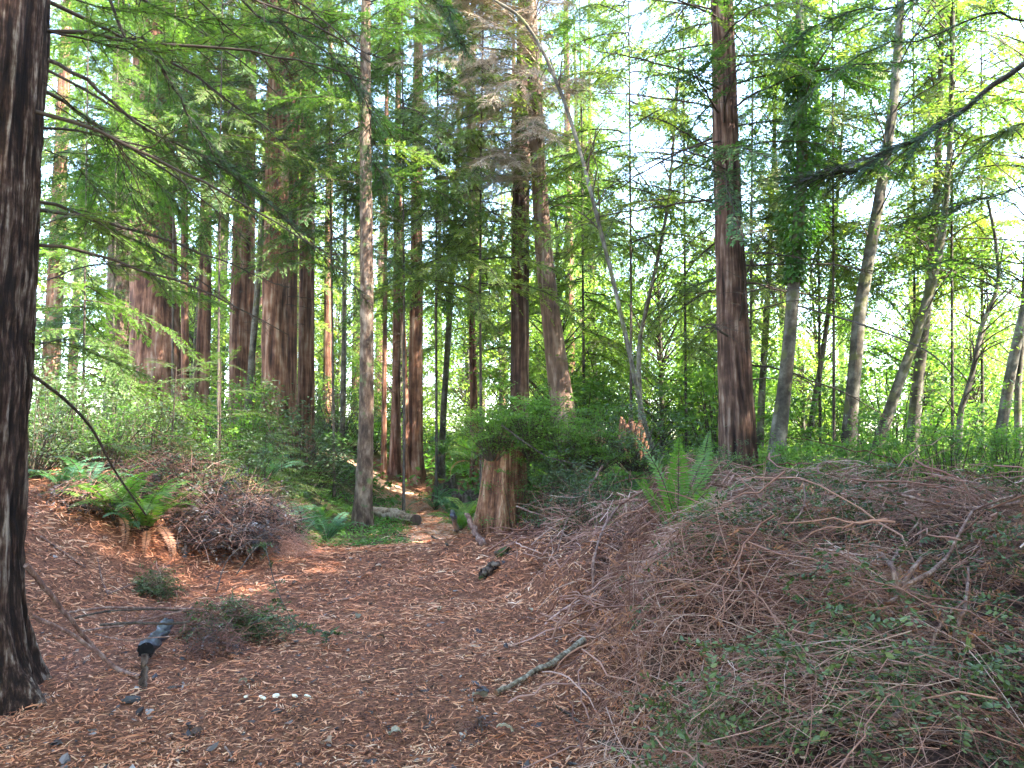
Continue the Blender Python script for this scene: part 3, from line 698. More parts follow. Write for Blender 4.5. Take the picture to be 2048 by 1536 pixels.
T_('far1', 'redwood_tree', 'slim straight trunk just past the spruce, thinnest on the litter mound', 'tree',
   [(767, 970, 13), (768, 850, 10), (770, 650, 9), (772, 400, 8), (774, 100, 7)], 22, 'redbark', 22, nseg=14, nz=60, ridges=6, seed=33)
T_('far2', 'redwood_tree', 'middle-sized red trunk on the far litter mound', 'tree',
   [(790, 950, 24), (792, 800, 17), (794, 600, 16), (796, 300, 13), (797, 0, 10)], 23, 'redbark', 26, nseg=20, nz=70, ridges=10, seed=34)
T_('far3', 'redwood_tree', 'thickest red trunk on the far litter mound with a flared foot', 'tree',
   [(826, 962, 40), (830, 880, 31), (832, 700, 27), (833, 500, 25), (835, 250, 22), (838, 0, 17)], 22.6, 'redbark', 28, nseg=32, nz=110, ridges=14, seed=35, flare=.8)
T_('far3b', 'redwood_tree', 'thin companion stem pressed against the thickest trunk on the litter mound', 'tree',
   [(812, 950, 15), (812, 800, 11), (806, 650, 9), (800, 400, 8), (796, 200, 6)], 22.3, 'redbark', 18, nseg=14, nz=60, ridges=6, seed=36)
T_('far4', 'alder_tree', 'thin grey trunk leaning gently beyond the litter mound', 'tree',
   [(882, 945, 14), (888, 800, 12), (898, 650, 12), (908, 500, 10), (916, 300, 8)], 23.5, 'alderbark', 18, nseg=14, nz=60, ridges=6, seed=37)
T_('far5', 'redwood_tree', 'dark slim trunk left of the fern-topped stump', 'tree',
   [(950, 905, 19), (948, 820, 15), (945, 700, 14), (942, 550, 12), (940, 400, 11), (938, 200, 8)], 24, 'redbark', 20, nseg=16, nz=60, ridges=8, seed=38)
T_('arch', 'alder_tree', 'long thin mossy alder arching far over the brush towards the trail', 'tree',
   [(1328, 960, 11.3), (1306, 900, 9.9), (1290, 850, 9.3), (1262, 720, 9.3), (1226, 560, 8.6), (1196, 440, 8.6), (1160, 300, 8.0), (1128, 200, 8.0), (1085, 100, 7.3), (1045, 35, 6.6), (995, 5, 5.3), (960, -15, 4.0)], 12.5, 'alderbark', None, nseg=16, nz=160, ridges=6, amp=.04, seed=39, flare=.1)
T_('thinfork', 'alder_tree', 'slender alder stem crossing behind the long arching one', 'tree',
   [(1280, 800, 10), (1276, 700, 9), (1292, 620, 8), (1315, 520, 7), (1335, 420, 6), (1350, 250, 5)], 16, 'alderbark', 12, nseg=12, nz=50, ridges=6, seed=40)
T_('alder1', 'alder_tree', 'ivy-wrapped alder with pale foot next to the tall dark redwood', 'tree',
   [(1552, 915, 36), (1566, 800, 28), (1582, 650, 25), (1592, 500, 24), (1603, 380, 22), (1604, 200, 20), (1598, 0, 16)], 13.2, 'alderbark', 17, nseg=32, nz=140, ridges=8, amp=.04, seed=41)
T_('alder2', 'alder_tree', 'smooth grey alder leaning gently, base hidden by sprouting broad leaves', 'tree',
   [(1692, 955, 34), (1704, 800, 26), (1720, 620, 25), (1744, 480, 22), (1768, 340, 20), (1790, 180, 18), (1802, 0, 15)], 13.8, 'alderbark', 17, nseg=28, nz=120, ridges=8, amp=.03, seed=42)
T_('alder3', 'alder_tree', 'dark alder trunk leaning strongly with an elbow low down', 'tree',
   [(1752, 905, 24), (1776, 830, 22), (1800, 760, 19), (1830, 680, 18), (1858, 590, 17), (1872, 540, 18), (1888, 440, 13), (1900, 300, 11), (1905, 100, 9)], 14.5, 'alderbark', 15, nseg=24, nz=110, ridges=8, amp=.05, seed=43)
T_('alder4', 'alder_tree', 'upright mossy alder just behind the elbowed dark one', 'tree',
   [(1824, 910, 26), (1832, 800, 22), (1846, 680, 20), (1860, 560, 17), (1872, 420, 14), (1880, 200, 11)], 15.5, 'alderbark', 16, nseg=24, nz=90, ridges=8, amp=.05, seed=44)
T_('crook', 'alder_tree', 'thin crooked zigzag sapling trunk among the bright bushes', 'tree',
   [(1918, 870, 12), (1922, 820, 11), (1942, 760, 10), (1956, 690, 9), (1968, 640, 9), (1992, 590, 8), (1998, 550, 7), (1990, 470, 6), (1975, 400, 5)], 13.5, 'alderbark', None, nseg=12, nz=80, ridges=6, amp=.04, seed=45)
T_('edge1', 'alder_tree', 'mossy alder stem nearest the edge of the brush on that side', 'tree',
   [(1985, 950, 22), (2004, 850, 20), (2018, 760, 20), (2040, 660, 17), (2060, 560, 15), (2080, 400, 12)], 13, 'alderbark', 14, nseg=22, nz=80, ridges=8, amp=.05, seed=46)
T_('edge2', 'alder_tree', 'slim upright alder stem at the extreme edge of the view', 'tree',
   [(2036, 880, 14), (2036, 780, 12), (2046, 650, 11), (2052, 500, 9)], 14, 'alderbark', 13, nseg=14, nz=60, ridges=6, seed=47)
T_('bg1', 'redwood_tree', 'slim sunlit trunk seen beyond the leaning grey cedar', 'tree',
   [(1142, 760, 18), (1140, 600, 16), (1138, 400, 13)], 30, 'redbark', 24, nseg=16, nz=50, ridges=8, seed=48)
T_('bg2', 'redwood_tree', 'broken-looking red trunk in sunshine far behind the cedar', 'tree',
   [(1185, 780, 20), (1184, 650, 17), (1182, 450, 13)], 32, 'redbark', 22, nseg=16, nz=50, ridges=8, seed=49)
T_('bg3', 'alder_tree', 'pale slim trunk with leaning poles beyond the spruce', 'tree',
   [(682, 945, 13), (685, 850, 12), (688, 700, 10), (690, 450, 8)], 24, 'alderbark', 18, nseg=14, nz=50, ridges=6, seed=50)
T_('bg4', 'redwood_tree', 'hazy pale trunk behind the triple clump and the spruce', 'tree',
   [(655, 860, 22), (656, 700, 18), (658, 400, 15)], 30, 'redbark', 26, nseg=16, nz=50, ridges=8, seed=51)
T_('bg5', 'redwood_tree', 'tall lit trunk showing through the gap past the spruce top', 'tree',
   [(834, 500, 22), (836, 300, 20), (838, 60, 16)], 33, 'redbark', 30, nseg=16, nz=50, ridges=8, seed=52) if False else None
T_('bg6', 'alder_tree', 'pale leaning stem behind the ivy-wrapped alder', 'tree',
   [(1620, 860, 12), (1640, 740, 11), (1655, 640, 9), (1668, 500, 8)], 20, 'alderbark', 14, nseg=12, nz=50, ridges=6, seed=53)
T_('bg7', 'alder_tree', 'short mossy trunk between the dark redwood and the ivy-wrapped alder', 'tree',
   [(1524, 780, 14), (1532, 650, 13), (1540, 500, 10), (1548, 300, 8)], 19, 'alderbark', 16, nseg=12, nz=50, ridges=6, seed=54)
T_('bg8', 'redwood_tree', 'broad dim trunk behind the hanging sprays left of the old redwood', 'tree',
   [(235, 800, 50), (238, 600, 44), (240, 300, 36)], 24, 'greybark', 26, nseg=24, nz=60, ridges=10, seed=55)
T = {k: v for k, v in T.items() if v}

# crowns of the hand-placed trees
add_boughs(T['big_right'], 'bare', 46, 2.6, 13, 1.1, 1.2, 301, name='dead_branch')
add_boughs(T['big_right'], 'mid', 46, 6.5, 26, 1.0, .7, 302)
add_boughs(T['mid_red'], 'mid', 60, 7.0, 28, .9, .7, 303)
add_boughs(T['mid_red'], 'bare', 10, 4, 9, .5, .7, 304, name='dead_branch')
add_boughs(T['lean_grey'], 'dead', 52, 7.8, 13.5, 1.0, 1.25, 305, az=(140, 290), name='dead_branch')
add_boughs(T['lean_grey'], 'bare', 22, 4.5, 12, .5, .7, 306, name='dead_branch')
add_boughs(T['lean_grey'], 'mid', 12, 12, 24, .7, .7, 307)
add_boughs(T['spruce'], 'bare', 30, 2.5, 12, .3, .45, 308, name='dead_branch')
add_boughs(T['spruce'], 'mid', 42, 7.2, 21, .7, .6, 309)
for k_, (key, n_, z0, z1, s0, s1, kd) in enumerate([
    ('cl1', 44, 8.5, 28, .9, .8, 'mid'), ('cl2', 24, 9, 28, .8, .7, 'mid'), ('cl3', 30, 10, 28, .8, .7, 'mid'),
    ('oldgrowth', 50, 8.5, 30, 1.1, 1.0, 'mid'), ('thinA', 24, 8, 21, .7, .5, 'mid'), ('thinB', 30, 8.5, 25, .8, .6, 'mid'),
    ('red5', 36, 9, 27, .9, .7, 'mid'), ('far1', 26, 6, 21, .7, .5, 'light'), ('far2', 40, 6, 25, .8, .6, 'mid'), ('far3', 46, 6.5, 27, .9, .7, 'mid'),
    ('far5', 44, 4.5, 20, .8, .5, 'mid'), ('bg1', 30, 5, 23, .9, .6, 'light'), ('bg2', 26, 6, 22, .9, .6, 'light'), ('bg4', 40, 5, 26, 1, .7, 'light'), ('bg8', 50, 4, 26, 1.2, .8, 'mid')]):
    add_boughs(T[key], kd, n_, z0, z1, s0, s1, 400 + k_)
for k_, key in enumerate(['cl1', 'cl3', 'oldgrowth', 'red5', 'thinB', 'far3', 'far2', 'mid_red']): add_boughs(T[key], 'dead', 7, 7, 14, .6, .9, 460 + k_)
for k_, (key, n_, z0, z1) in enumerate([('far2', 10, 3, 7), ('far3', 12, 3, 7), ('far1', 8, 3, 6), ('far5', 14, 2.5, 8), ('red5', 8, 4, 8), ('cl3', 10, 4, 8), ('cl1', 8, 4, 7)]):
    add_boughs(T[key], 'bare', n_, z0, z1, .4, .6, 430 + k_, name='dead_branch')

# leafy crowns of the alders
def alder_crown(tr, seed, z0, z1, n, per, size, Rr, mat='broad', name='crown'):
    rng = np.random.default_rng(seed); P = tr['P']
    z = rng.uniform(z0, z1, n); a = rng.uniform(0, 6.28, n); r = Rr * rng.uniform(.15, 1, n)
    zt = z - rng.uniform(.3, .9, n)
    cx = np.interp(zt, P[:, 2], P[:, 0]); cyy = np.interp(zt, P[:, 2], P[:, 1])
    C = np.stack([cx + r * np.cos(a), cyy + r * np.sin(a), z], 1)
    g, C = leaf_cloud(seed, C, rng.uniform(.3, .65, n), per, size)
    O = np.stack([cx, cyy, zt], 1)
    t = np.linspace(0, 1, 6)[None, :, None]
    B = O[:, None] * (1 - t) + C[:, None] * t + UP * (.18 * np.sin(t * math.pi)) + rng.normal(0, .03, (n, 6, 3)) * np.sin(t * math.pi)
    tubes(g, B, np.linspace(.018, .004, 6), 3, .6, 0)
    o = new_obj(name, g.mesh(name, ['stem', mat]), tr['root']); o.location = -Vector(tr['base'])
    return o
alder_crown(T['alder1'], 501, 8, 16, 40, 50, .085, 2.2)
alder_crown(T['alder2'], 502, 6, 16, 46, 44, .085, 2.3)
alder_crown(T['alder3'], 503, 4, 14, 44, 44, .085, 2.2)
alder_crown(T['alder4'], 504, 4, 15, 50, 46, .085, 2.4)
alder_crown(T['crook'], 505, 2.6, 5.5, 24, 36, .08, 1.5)
alder_crown(T['edge1'], 506, 3, 13, 50, 44, .085, 2.4)
alder_crown(T['edge2'], 507, 3.5, 12, 26, 44, .085, 2.0)
alder_crown(T['arch'], 508, 5.5, 9, 12, 30, .06, 1.0)
alder_crown(T['thinfork'], 509, 4, 11, 26, 40, .08, 1.8)
alder_crown(T['bg6'], 510, 3.5, 13, 34, 40, .10, 2.4)
alder_crown(T['bg7'], 511, 4, 15, 34, 40, .10, 2.4)
alder_crown(T['far4'], 512, 5, 17, 34, 40, .10, 2.2)
alder_crown(T['palelean'], 513, 6, 18, 30, 40, .09, 1.8)
alder_crown(T['bg3'], 514, 5, 17, 34, 40, .10, 2.2)
# ivy round the alder beside the dark redwood
rng = np.random.default_rng(77); tr = T['alder1']; zz = rng.uniform(4.6, 9.5, 5200)
rr = (.13 + .30 * vnoise(zz * 1.6, 0 * zz, 7) * ss((zz - 4.5) / 1.5)) * rng.uniform(.7, 1.35, len(zz)); aa = rng.uniform(0, 6.28, len(zz))
Pp = np.stack([np.interp(zz, tr['P'][:, 2], tr['P'][:, 0]) + rr * np.cos(aa), np.interp(zz, tr['P'][:, 2], tr['P'][:, 1]) + rr * np.sin(aa), zz], 1)
g = Geo(); leaves(g, Pp, np.stack([np.cos(aa), np.sin(aa), -1.2 + 0 * aa], 1) + rng.normal(0, .4, Pp.shape), np.stack([np.cos(aa), np.sin(aa), .5 + 0 * aa], 1), rng.uniform(.06, .11, len(zz)), rng.uniform(.05, .08, len(zz)), np.clip(rng.normal(.4, .22, len(zz)), 0, 1), 0, .15)
o = new_obj('ivy', g.mesh('ivy', ['ivy']), tr['root']); o.location = -Vector(tr['base'])

# ============================================================ WOOD BEHIND
rng = np.random.default_rng(808)
def far_trunk_mesh(seed, H, r, bark):
    g, _, _ = trunk_geo(np.array([(0, 0, -.4), (0, 0, H * .3), (.1, 0, H * .6), (.15, .1, H)]), [r * 1.2, r, r * .7, .03], 14, 26, 8, .06, seed, .25)
    return g.mesh('trunk', [bark], True)
FT_CON = [far_trunk_mesh(5, 24, .30, 'redbark'), far_trunk_mesh(6, 24, .22, 'greybark')]
FT_BRO = [far_trunk_mesh(7, 8.5, .10, 'alderbark'), far_trunk_mesh(8, 8.5, .07, 'alderbark')]
def far_tree(x, y, kind, s, lab, grp, dense=False):
    z = gz(x, y)
    if kind == 'con':
        root = thing('conifer_tree', lab, 'tree', (x, y, z - .1), grp); ms, cs = FT_CON, CROWN_CON
    else:
        root = thing('broadleaf_tree', lab, 'tree', (x, y, z - .1), grp); ms, cs = FT_BRO, CROWN_BROAD
    rz = rng.uniform(0, 6.28)
    for nm, me in (('trunk', ms[rng.integers(len(ms))]), ('crown', cs[rng.integers(len(cs))])):
        o = new_obj(nm, me, root); o.rotation_euler = (0, 0, rz); o.scale = (s, s, s * rng.uniform(.95, 1.1) if nm == 'crown' else s)
    if dense and hash2(np.array(int(x * 10)), np.array(int(y * 10)), 3) < .6:
        o = new_obj('crown', cs[rng.integers(len(cs))], root); o.rotation_euler = (0, 0, rz + 2); o.scale = (s * .9, s * .9, s)  # extra crown added to thicken the shade
    return root
placed = [(v['P'][1][0], v['P'][1][1]) for v in T.values()]
def scatter(kind, n, yr, fx, sr, lab, grp, mind=2.2, seed=0):
    r = np.random.default_rng(seed); c = 0; tries = 0
    while c < n and tries < n * 60:
        tries += 1
        y = r.uniform(*yr); u = r.uniform(*fx); x = u * y
        if abs(x - trailx(y)) < 1.2 and y < 26: continue
        if min((x - a) ** 2 + (y - b) ** 2 for a, b in placed) < mind ** 2: continue
        placed.append((x, y)); c += 1
        far_tree(x, y, kind, r.uniform(*sr), lab, grp)
scatter('con', 20, (27, 50), (-.78, -.18), (.75, 1.2), 'conifer in the dense dark stand behind the left trunks', 'conifers far behind the left trunks', seed=1)
scatter('con', 9, (34, 60), (-.18, .25), (.7, 1.15), 'conifer in the sunlit stand behind the trail', 'conifers far behind the trail', seed=2)
scatter('con', 5, (40, 70), (.25, .75), (.6, .9), 'conifer standing far behind the alders', 'conifers far behind the alders', seed=3)
scatter('bro', 24, (24, 42), (-.5, .2), (.6, 1.0), 'yellow-green broadleaf tree in sunshine behind the trail', 'broadleaf trees behind the trail', seed=4)
scatter('bro', 20, (22, 34), (.02, .3), (.7, 1.05), 'luminous yellow-green tree filling the gap behind the split stump', 'broadleaf trees behind the split stump', seed=14)
scatter('bro', 36, (18, 44), (.08, .85), (.5, .95), 'yellow-green broadleaf tree among the alders', 'broadleaf trees among the alders', seed=5)
scatter('con', 18, (60, 95), (-.85, .12), (1.0, 1.4), 'distant conifer closing the view', 'distant conifers', 3.5, seed=6)
scatter('con', 5, (70, 110), (.12, .85), (.7, 1.0), 'distant conifer beyond the open ground', 'distant conifers beyond the open ground', 3.5, seed=7)
# unseen trees added to shade the foreground, sunward and behind the camera
for (x, y, s) in [(11.5, 3.2, 1.0), (14.5, 5.6, 1.1), (10.2, 6.2, .9), (18, 2.5, 1.2), (9.5, -.5, .9), (13.5, 0, 1.1), (17, -2.5, 1.1), (12.5, -4, 1.0), (22, .5, 1.2), (21, 5, 1.2), (8.5, 3.4, .7), (7.8, .6, .75), (10.2, 9.4, .8), (15, 8.5, 1.0), (5.4, .8, .75), (5.9, 2.5, .9), (8.4, 1.6, 1.0), (7.2, 2.9, .85), (6.6, 3.4, .8), (7, -1.2, .9), (4.8, -2.4, .8), (8.6, 5.4, .8), (10, 1.6, 1.0), (12.4, -1.5, 1.1), (8.3, -4, .9), (7.4, 4.6, .6), (12, 7.8, .9), (-4.5, -4, 1.0), (1.5, -5, .9), (-8.5, -3, 1.1), (-6, 3, .8), (10, -8, 1.1), (-2, -14, 1.2), (-13, -8, 1.2), (-7, .5, 1.0), (-3, -9, 1.1), (4.5, -8, 1.0), (-11, 3.5, 1.0)]:
    far_tree(x, y, 'con', s, 'unseen conifer added to shade the brush heap and trail', 'unseen conifers added for shade', True)

# ============================================================ SHRUBS
def shrub_broad(seed, Rr, H, n, per, size, mat, dense=.5):
    rng = np.random.default_rng(seed)
    a = rng.uniform(0, 6.28, n); f = rng.random(n) ** 1.1; r = Rr * rng.uniform(.2, 1, n) * np.sqrt(1 - (f * .9) ** 2 + .05)
    C = np.stack([r * np.cos(a), r * np.sin(a), H * (f * .9 + .08)], 1)
    wild = rng.random(n) < .3; C = C * np.where(wild, rng.uniform(1.05, 1.45, n), 1)[:, None]
    g, C = leaf_cloud(seed, C, rng.uniform(.14, .38, n) * max(.7, Rr) * np.where(wild, .6, 1), per, size, w=.5, droopy=.1, spread=.6)
    t = np.linspace(0, 1, 6)[None, :, None]; O = np.stack([C[:, 0] * .15, C[:, 1] * .15, 0 * a - .1], 1)
    B = O[:, None] * (1 - t) + C[:, None] * t + UP * (.12 * np.sin(t * math.pi)) + rng.normal(0, .02, (n, 6, 3)) * np.sin(t * math.pi)
    tubes(g, B, np.linspace(.012, .003, 6) * 1.0, 3, .5, 0)
    return g.mesh('foliage', ['stem', mat])
def shrub_conifer(seed, H, n, s, mat):
    rng = np.random.default_rng(seed); g = Geo()
    srcs = [bough(600 + seed * 7 + k, line_path(1.5, .15, .35, k + seed), .008, 26, .42, 55, .032, .07, .014, .4) for k in range(3)]
    for i in range(n):
        f = (i + rng.random()) / n
        g.merge(srcs[rng.integers(3)], euler_m(rng.normal(0, .25), rng.normal(-.1, .2), rng.uniform(0, 6.28), s * (1 - .6 * f) * rng.uniform(.7, 1.2), (rng.normal(0, .05), rng.normal(0, .05), .15 + H * f)))
    tubes(g, np.array([(0, 0, -.1), (.02, .02, H * .5), (0, .03, H * 1.05)]), np.array([.02, .014, .005]), 5, .4, 0)
    return g.mesh('foliage', ['stem', mat])
SH = {
 'stumptop': [shrub_broad(740 + k, .72, 1.0, 90, 60, .05, 'needle_light') for k in range(2)],
 'huck': [shrub_broad(700 + k, .9, 1.3, 46, 60, .045, 'ivy') for k in range(2)],
 'bright': [shrub_broad(710 + k, 1.0, 1.4, 50, 46, .07, 'broad') for k in range(3)],
 'hem': [shrub_conifer(3 + k, 1.6, 26, .8, 'needle_light') for k in range(2)],
 'hemdark': [shrub_conifer(8 + k, 1.6, 18, .85, 'needle') for k in range(2)],
 'dull': [shrub_broad(730 + k, 1.0, 1.2, 64, 40, .06, 'dullgreen') for k in range(2)],
}
def shrub(kind, u, v, d, s, lab, name='shrub', group=None, sink=0.0, zs=1.0, abs_z=None):
    p = at(u, v, d); z = gz(p[0], p[1]) if abs_z is None else abs_z
    root = thing(name, lab, 'shrub', (p[0], p[1], z - sink), group)
    r = np.random.default_rng(int(u * 7 + v)); ms = SH[kind]
    o = new_obj('foliage', ms[r.integers(len(ms))], root); o.rotation_euler = (0, 0, r.uniform(0, 6.28)); o.scale = (s, s, s * zs)
    return root
shrub('hem', 470, 0, 11.0, 1.25, 'bright green conifer sapling in front of the stout red-brown trunk', 'conifer_sapling')
shrub('hem', 560, 0, 12.5, .95, 'smaller bright sapling at the foot of the triple redwood clump', 'conifer_sapling')
shrub('hemdark', 380, 0, 10.5, 1.0, 'dusky green sapling thicket behind the sword fern', 'conifer_sapling')
shrub('hemdark', 300, 0, 12.0, 1.15, 'dusky sapling below the massive old redwood', 'conifer_sapling')
shrub('dull', 240, 0, 11, 1.1, 'grey-green shrub between the near trunk and the saplings')
shrub('dull', 150, 0, 10.4, 1.1, 'grey-green shrub tucked right beside the huge near trunk')
shrub('dull', 430, 0, 10.0, .85, 'grey-green shrub just behind the dead leafy brush pile')
shrub('huck', 120, 0, 13, 1.5, 'tall dark shrub far behind the near trunk')
shrub('huck', 340, 0, 14, 1.4, 'dark glossy shrub under the two thin trunks')
shrub('hem', 590, 0, 14.5, .8, 'low feathery shrub by the foot of the clump', zs=.7)
shrub('huck', 640, 0, 15.5, .7, 'low dark shrub between the clump and the spruce', zs=.6)
rs = np.random.default_rng(90)
for k_ in range(30):
    u = rs.uniform(60, 700); d = rs.uniform(15.5, 27)
    shrub(rs.choice(['huck', 'hem', 'bright', 'dull']), u, 0, d, rs.uniform(.9, 1.6), 'green shrub in the undergrowth behind the left trunks', group='shrubs behind the left trunks')
for k_ in range(22):
    u = rs.uniform(640, 1280); d = rs.uniform(24, 38)
    shrub(rs.choice(['huck', 'bright', 'bright', 'dull']), u, 0, d, rs.uniform(1.0, 2.0), 'sunlit shrub far behind the trail', group='sunlit shrubs far behind the trail')
for k_ in range(34):
    u = rs.uniform(1180, 2120); d = rs.uniform(12.5, 24)
    if abs(u - 1478) < 95 and d < 13.9: d += 2.5
    shrub(rs.choice(['bright', 'bright', 'huck', 'bright']), u, 0, d, rs.uniform(.42, .75) * d / 13.5, 'bright leafy shrub behind the brush heap', group='bright shrubs behind the brush heap')
for k_ in range(44):
    u = rs.uniform(1540, 2120); d = rs.uniform(10.4, 15)
    shrub('bright', u, 0, d, rs.uniform(.55, .95), 'lush low bush between the brush heap and the alders', group='lush low bushes at the feet of the alders')
for k_ in range(10):
    u = rs.uniform(1180, 1420); d = rs.uniform(12, 17)
    shrub('bright', u, 0, d, rs.uniform(.5, .8), 'lush low bush between the stump and the tall dark redwood', group='lush low bushes at the feet of the alders')
for k_ in range(30):
    u = rs.uniform(1060, 2100); d = rs.uniform(17, 30)
    shrub('bright', u, 0, d, rs.uniform(1.6, 2.6), 'tall bright leafy thicket bush behind the alders', group='tall bright bushes behind the alders')
for k_ in range(16):
    u = rs.uniform(1080, 1440); d = rs.uniform(9.6, 13)
    shrub(rs.choice(['dull', 'huck', 'bright']), u, 0, d, rs.uniform(.4, .7), 'dusky green shrub growing between the stump and the tall dark redwood', group='dusky shrubs beside the stump')

def on(u, v):
    "ground point seen at pixel (u, v)"
    lo = None
    for d in np.arange(1.2, 45, .04):
        p = at(u, v, d)
        if p[2] <= gz(p[0], p[1]): return np.array((p[0], p[1], gz(p[0], p[1])))
    return at(u, v, 45)

# understory conifers that fill the upper left and the middle
add_specs = [
 ('u1', 'thin hemlock stem rising out of the grey-green shrubs beside the huge near trunk', [(165, 900, 11), (168, 700, 9), (172, 400, 7), (176, 100, 5)], 12.0, 2.6, 9.5, 46, .62, .35, 'light'),
 ('u2', 'thin hemlock with feathery crown before the broad dim trunk', [(226, 880, 12), (228, 600, 9), (232, 300, 7), (236, 50, 5)], 13.5, 5.2, 11, 40, .7, .4, 'mid'),
 ('u3', 'slender hemlock in front of the medium red trunk', [(436, 860, 10), (438, 600, 8), (441, 300, 6), (444, 50, 5)], 14.5, 6.2, 12, 36, .75, .4, 'mid'),
 ('u4', 'slender hemlock crowding the left side of the spruce', [(668, 930, 11), (664, 600, 9), (660, 300, 7), (657, 50, 5)], 16.5, 5.6, 13, 44, .8, .45, 'mid'),
 ('u5', 'young redwood with airy crown in the gap past the spruce', [(873, 900, 11), (872, 600, 9), (874, 300, 7), (876, 100, 6)], 18.5, 5.2, 14, 56, .85, .5, 'light'),
 ('u6', 'dense young redwood leafing over the trail, left of the straight red trunk', [(962, 860, 12), (960, 600, 10), (962, 300, 8), (966, 50, 6)], 17.0, 5.0, 13, 60, .95, .5, 'lit'),
 ('u7', 'young conifer right behind the leaning grey cedar', [(1168, 800, 12), (1166, 600, 10), (1164, 300, 8), (1160, 50, 6)], 21, 4.2, 15, 60, .95, .5, 'lit'),
 ('u8', 'young conifer between the arching alder and the tall dark redwood', [(1372, 820, 12), (1370, 600, 10), (1368, 300, 8), (1366, 50, 6)], 20, 4.0, 14, 50, .9, .5, 'lit'),
 ('u9', 'young conifer behind the ivy-wrapped alder', [(1640, 860, 12), (1638, 600, 10), (1636, 300, 8), (1634, 50, 6)], 19, 6.0, 15, 46, 1.0, .6, 'mid'),
 ('u10', 'young conifer behind the upright mossy alder', [(1830, 860, 12), (1829, 600, 10), (1828, 300, 8), (1826, 50, 6)], 18, 5.6, 14, 46, 1.0, .6, 'lit'),
 ('u11', 'young conifer behind the crooked sapling near the edge', [(1965, 860, 12), (1964, 600, 10), (1963, 300, 8), (1962, 50, 6)], 17, 5.0, 13, 50, 1.0, .6, 'lit'),
 ('u12', 'young conifer behind the two thin dark trunks', [(345, 860, 11), (346, 600, 9), (348, 300, 7), (350, 50, 5)], 16, 7.5, 13, 40, .85, .5, 'light'),
]
add_specs += [
 ('v1', 'dark-crowned young conifer between the arching alder and the slender forked stem', [(1262, 820, 12), (1262, 600, 10), (1260, 300, 8), (1258, 50, 6)], 16.5, 6.0, 13, 44, 1.0, .6, 'lit'),
 ('v2', 'dark-crowned young conifer hard behind the tall dark redwood', [(1500, 820, 12), (1502, 600, 10), (1504, 300, 8), (1506, 50, 6)], 17, 4.5, 13, 50, 1.0, .6, 'lit'),
 ('v3', 'dark-crowned young conifer between the ivy-wrapped and the smooth grey alder', [(1668, 860, 12), (1667, 600, 10), (1666, 300, 8), (1665, 50, 6)], 16, 5.8, 12.5, 44, 1.0, .6, 'lit'),
 ('v4', 'dark-crowned young conifer above the elbowed dark alder', [(1905, 860, 12), (1904, 600, 10), (1903, 300, 8), (1902, 50, 6)], 15.5, 6.0, 12.5, 44, 1.0, .6, 'lit'),
 ('v5', 'young conifer over the trail, just past the slender spruce', [(808, 860, 11), (808, 600, 9), (806, 300, 7), (804, 50, 5)], 17, 7.5, 14, 40, .95, .6, 'light')]
for q_, (key, lab, px, d, z0, z1, n, s0, s1, kd) in enumerate(add_specs):
    px = [(a, b, w * .5) for a, b, w in px]
    T_(key, 'young_conifer', lab, 'tree', px, d, 'darkbark', z1 + 1.5, nseg=12, nz=50, ridges=6, seed=60 + q_)
    add_boughs(T[key], kd, n, z0, z1 + 1, s0, s1, 900 + q_, pitch=(.12, .15))

# ------------------------------------------------------------ near boughs with single needles
def near_bough(tr, pix, r0, n1, len1, mat='needle', seed=1, start=.1, extra=None, label=None, droop=.35, sp2=.03, len2=.075, needles=7, name='bough', mats=None, prof=None, nw=.0042, nl=.017):
    pts = [np.array(p) for p in (extra or [])] + [at(*p) for p in pix]
    g = bough(seed, np.array(pts), r0, n1, len1, 55, sp2 * 1.15, len2, .012, droop, 6, start, profile=prof, nw=nw, nl=nl)
    o = new_obj(name, g.mesh(name, mats or ['darkbranch', mat]), tr['root'])
    o.location = -Vector([float(x) for x in tr['base']])
    if label: o['label'] = label
    return o
N = T['near']
add_boughs(N, 'bare', 15, 2.9, 6.4, .75, .95, 777, az=(5, 85), pitch=(.25, .25))
even = lambda t: .55 + .4 * np.sin(t * 9) * 0 + .35 * np.sin(t * 23) ** 2 - .3 * t
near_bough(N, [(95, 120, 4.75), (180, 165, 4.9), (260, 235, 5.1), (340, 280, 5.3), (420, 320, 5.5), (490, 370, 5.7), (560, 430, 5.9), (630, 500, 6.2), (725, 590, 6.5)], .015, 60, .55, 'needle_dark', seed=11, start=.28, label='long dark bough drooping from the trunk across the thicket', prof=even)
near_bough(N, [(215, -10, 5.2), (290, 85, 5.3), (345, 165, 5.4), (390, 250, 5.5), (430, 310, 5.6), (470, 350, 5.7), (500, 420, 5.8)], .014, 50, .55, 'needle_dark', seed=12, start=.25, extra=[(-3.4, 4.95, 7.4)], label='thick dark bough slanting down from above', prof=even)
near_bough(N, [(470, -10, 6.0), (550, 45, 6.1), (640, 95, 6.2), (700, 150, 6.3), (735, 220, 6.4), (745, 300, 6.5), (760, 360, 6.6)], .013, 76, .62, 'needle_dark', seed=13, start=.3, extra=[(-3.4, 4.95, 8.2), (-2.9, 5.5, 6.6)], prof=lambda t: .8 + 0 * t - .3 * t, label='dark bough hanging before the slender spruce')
near_bough(N, [(100, 62, 4.8), (200, 85, 5.0), (300, 103, 5.2), (400, 95, 5.5), (520, 92, 5.8)], .010, 44, .6, seed=14, start=.15, prof=even)
near_bough(N, [(85, 160, 4.8), (160, 225, 5.0), (220, 280, 5.2), (255, 370, 5.4), (290, 470, 5.6), (310, 520, 5.7)], .006, 36, .45, seed=15, prof=even)
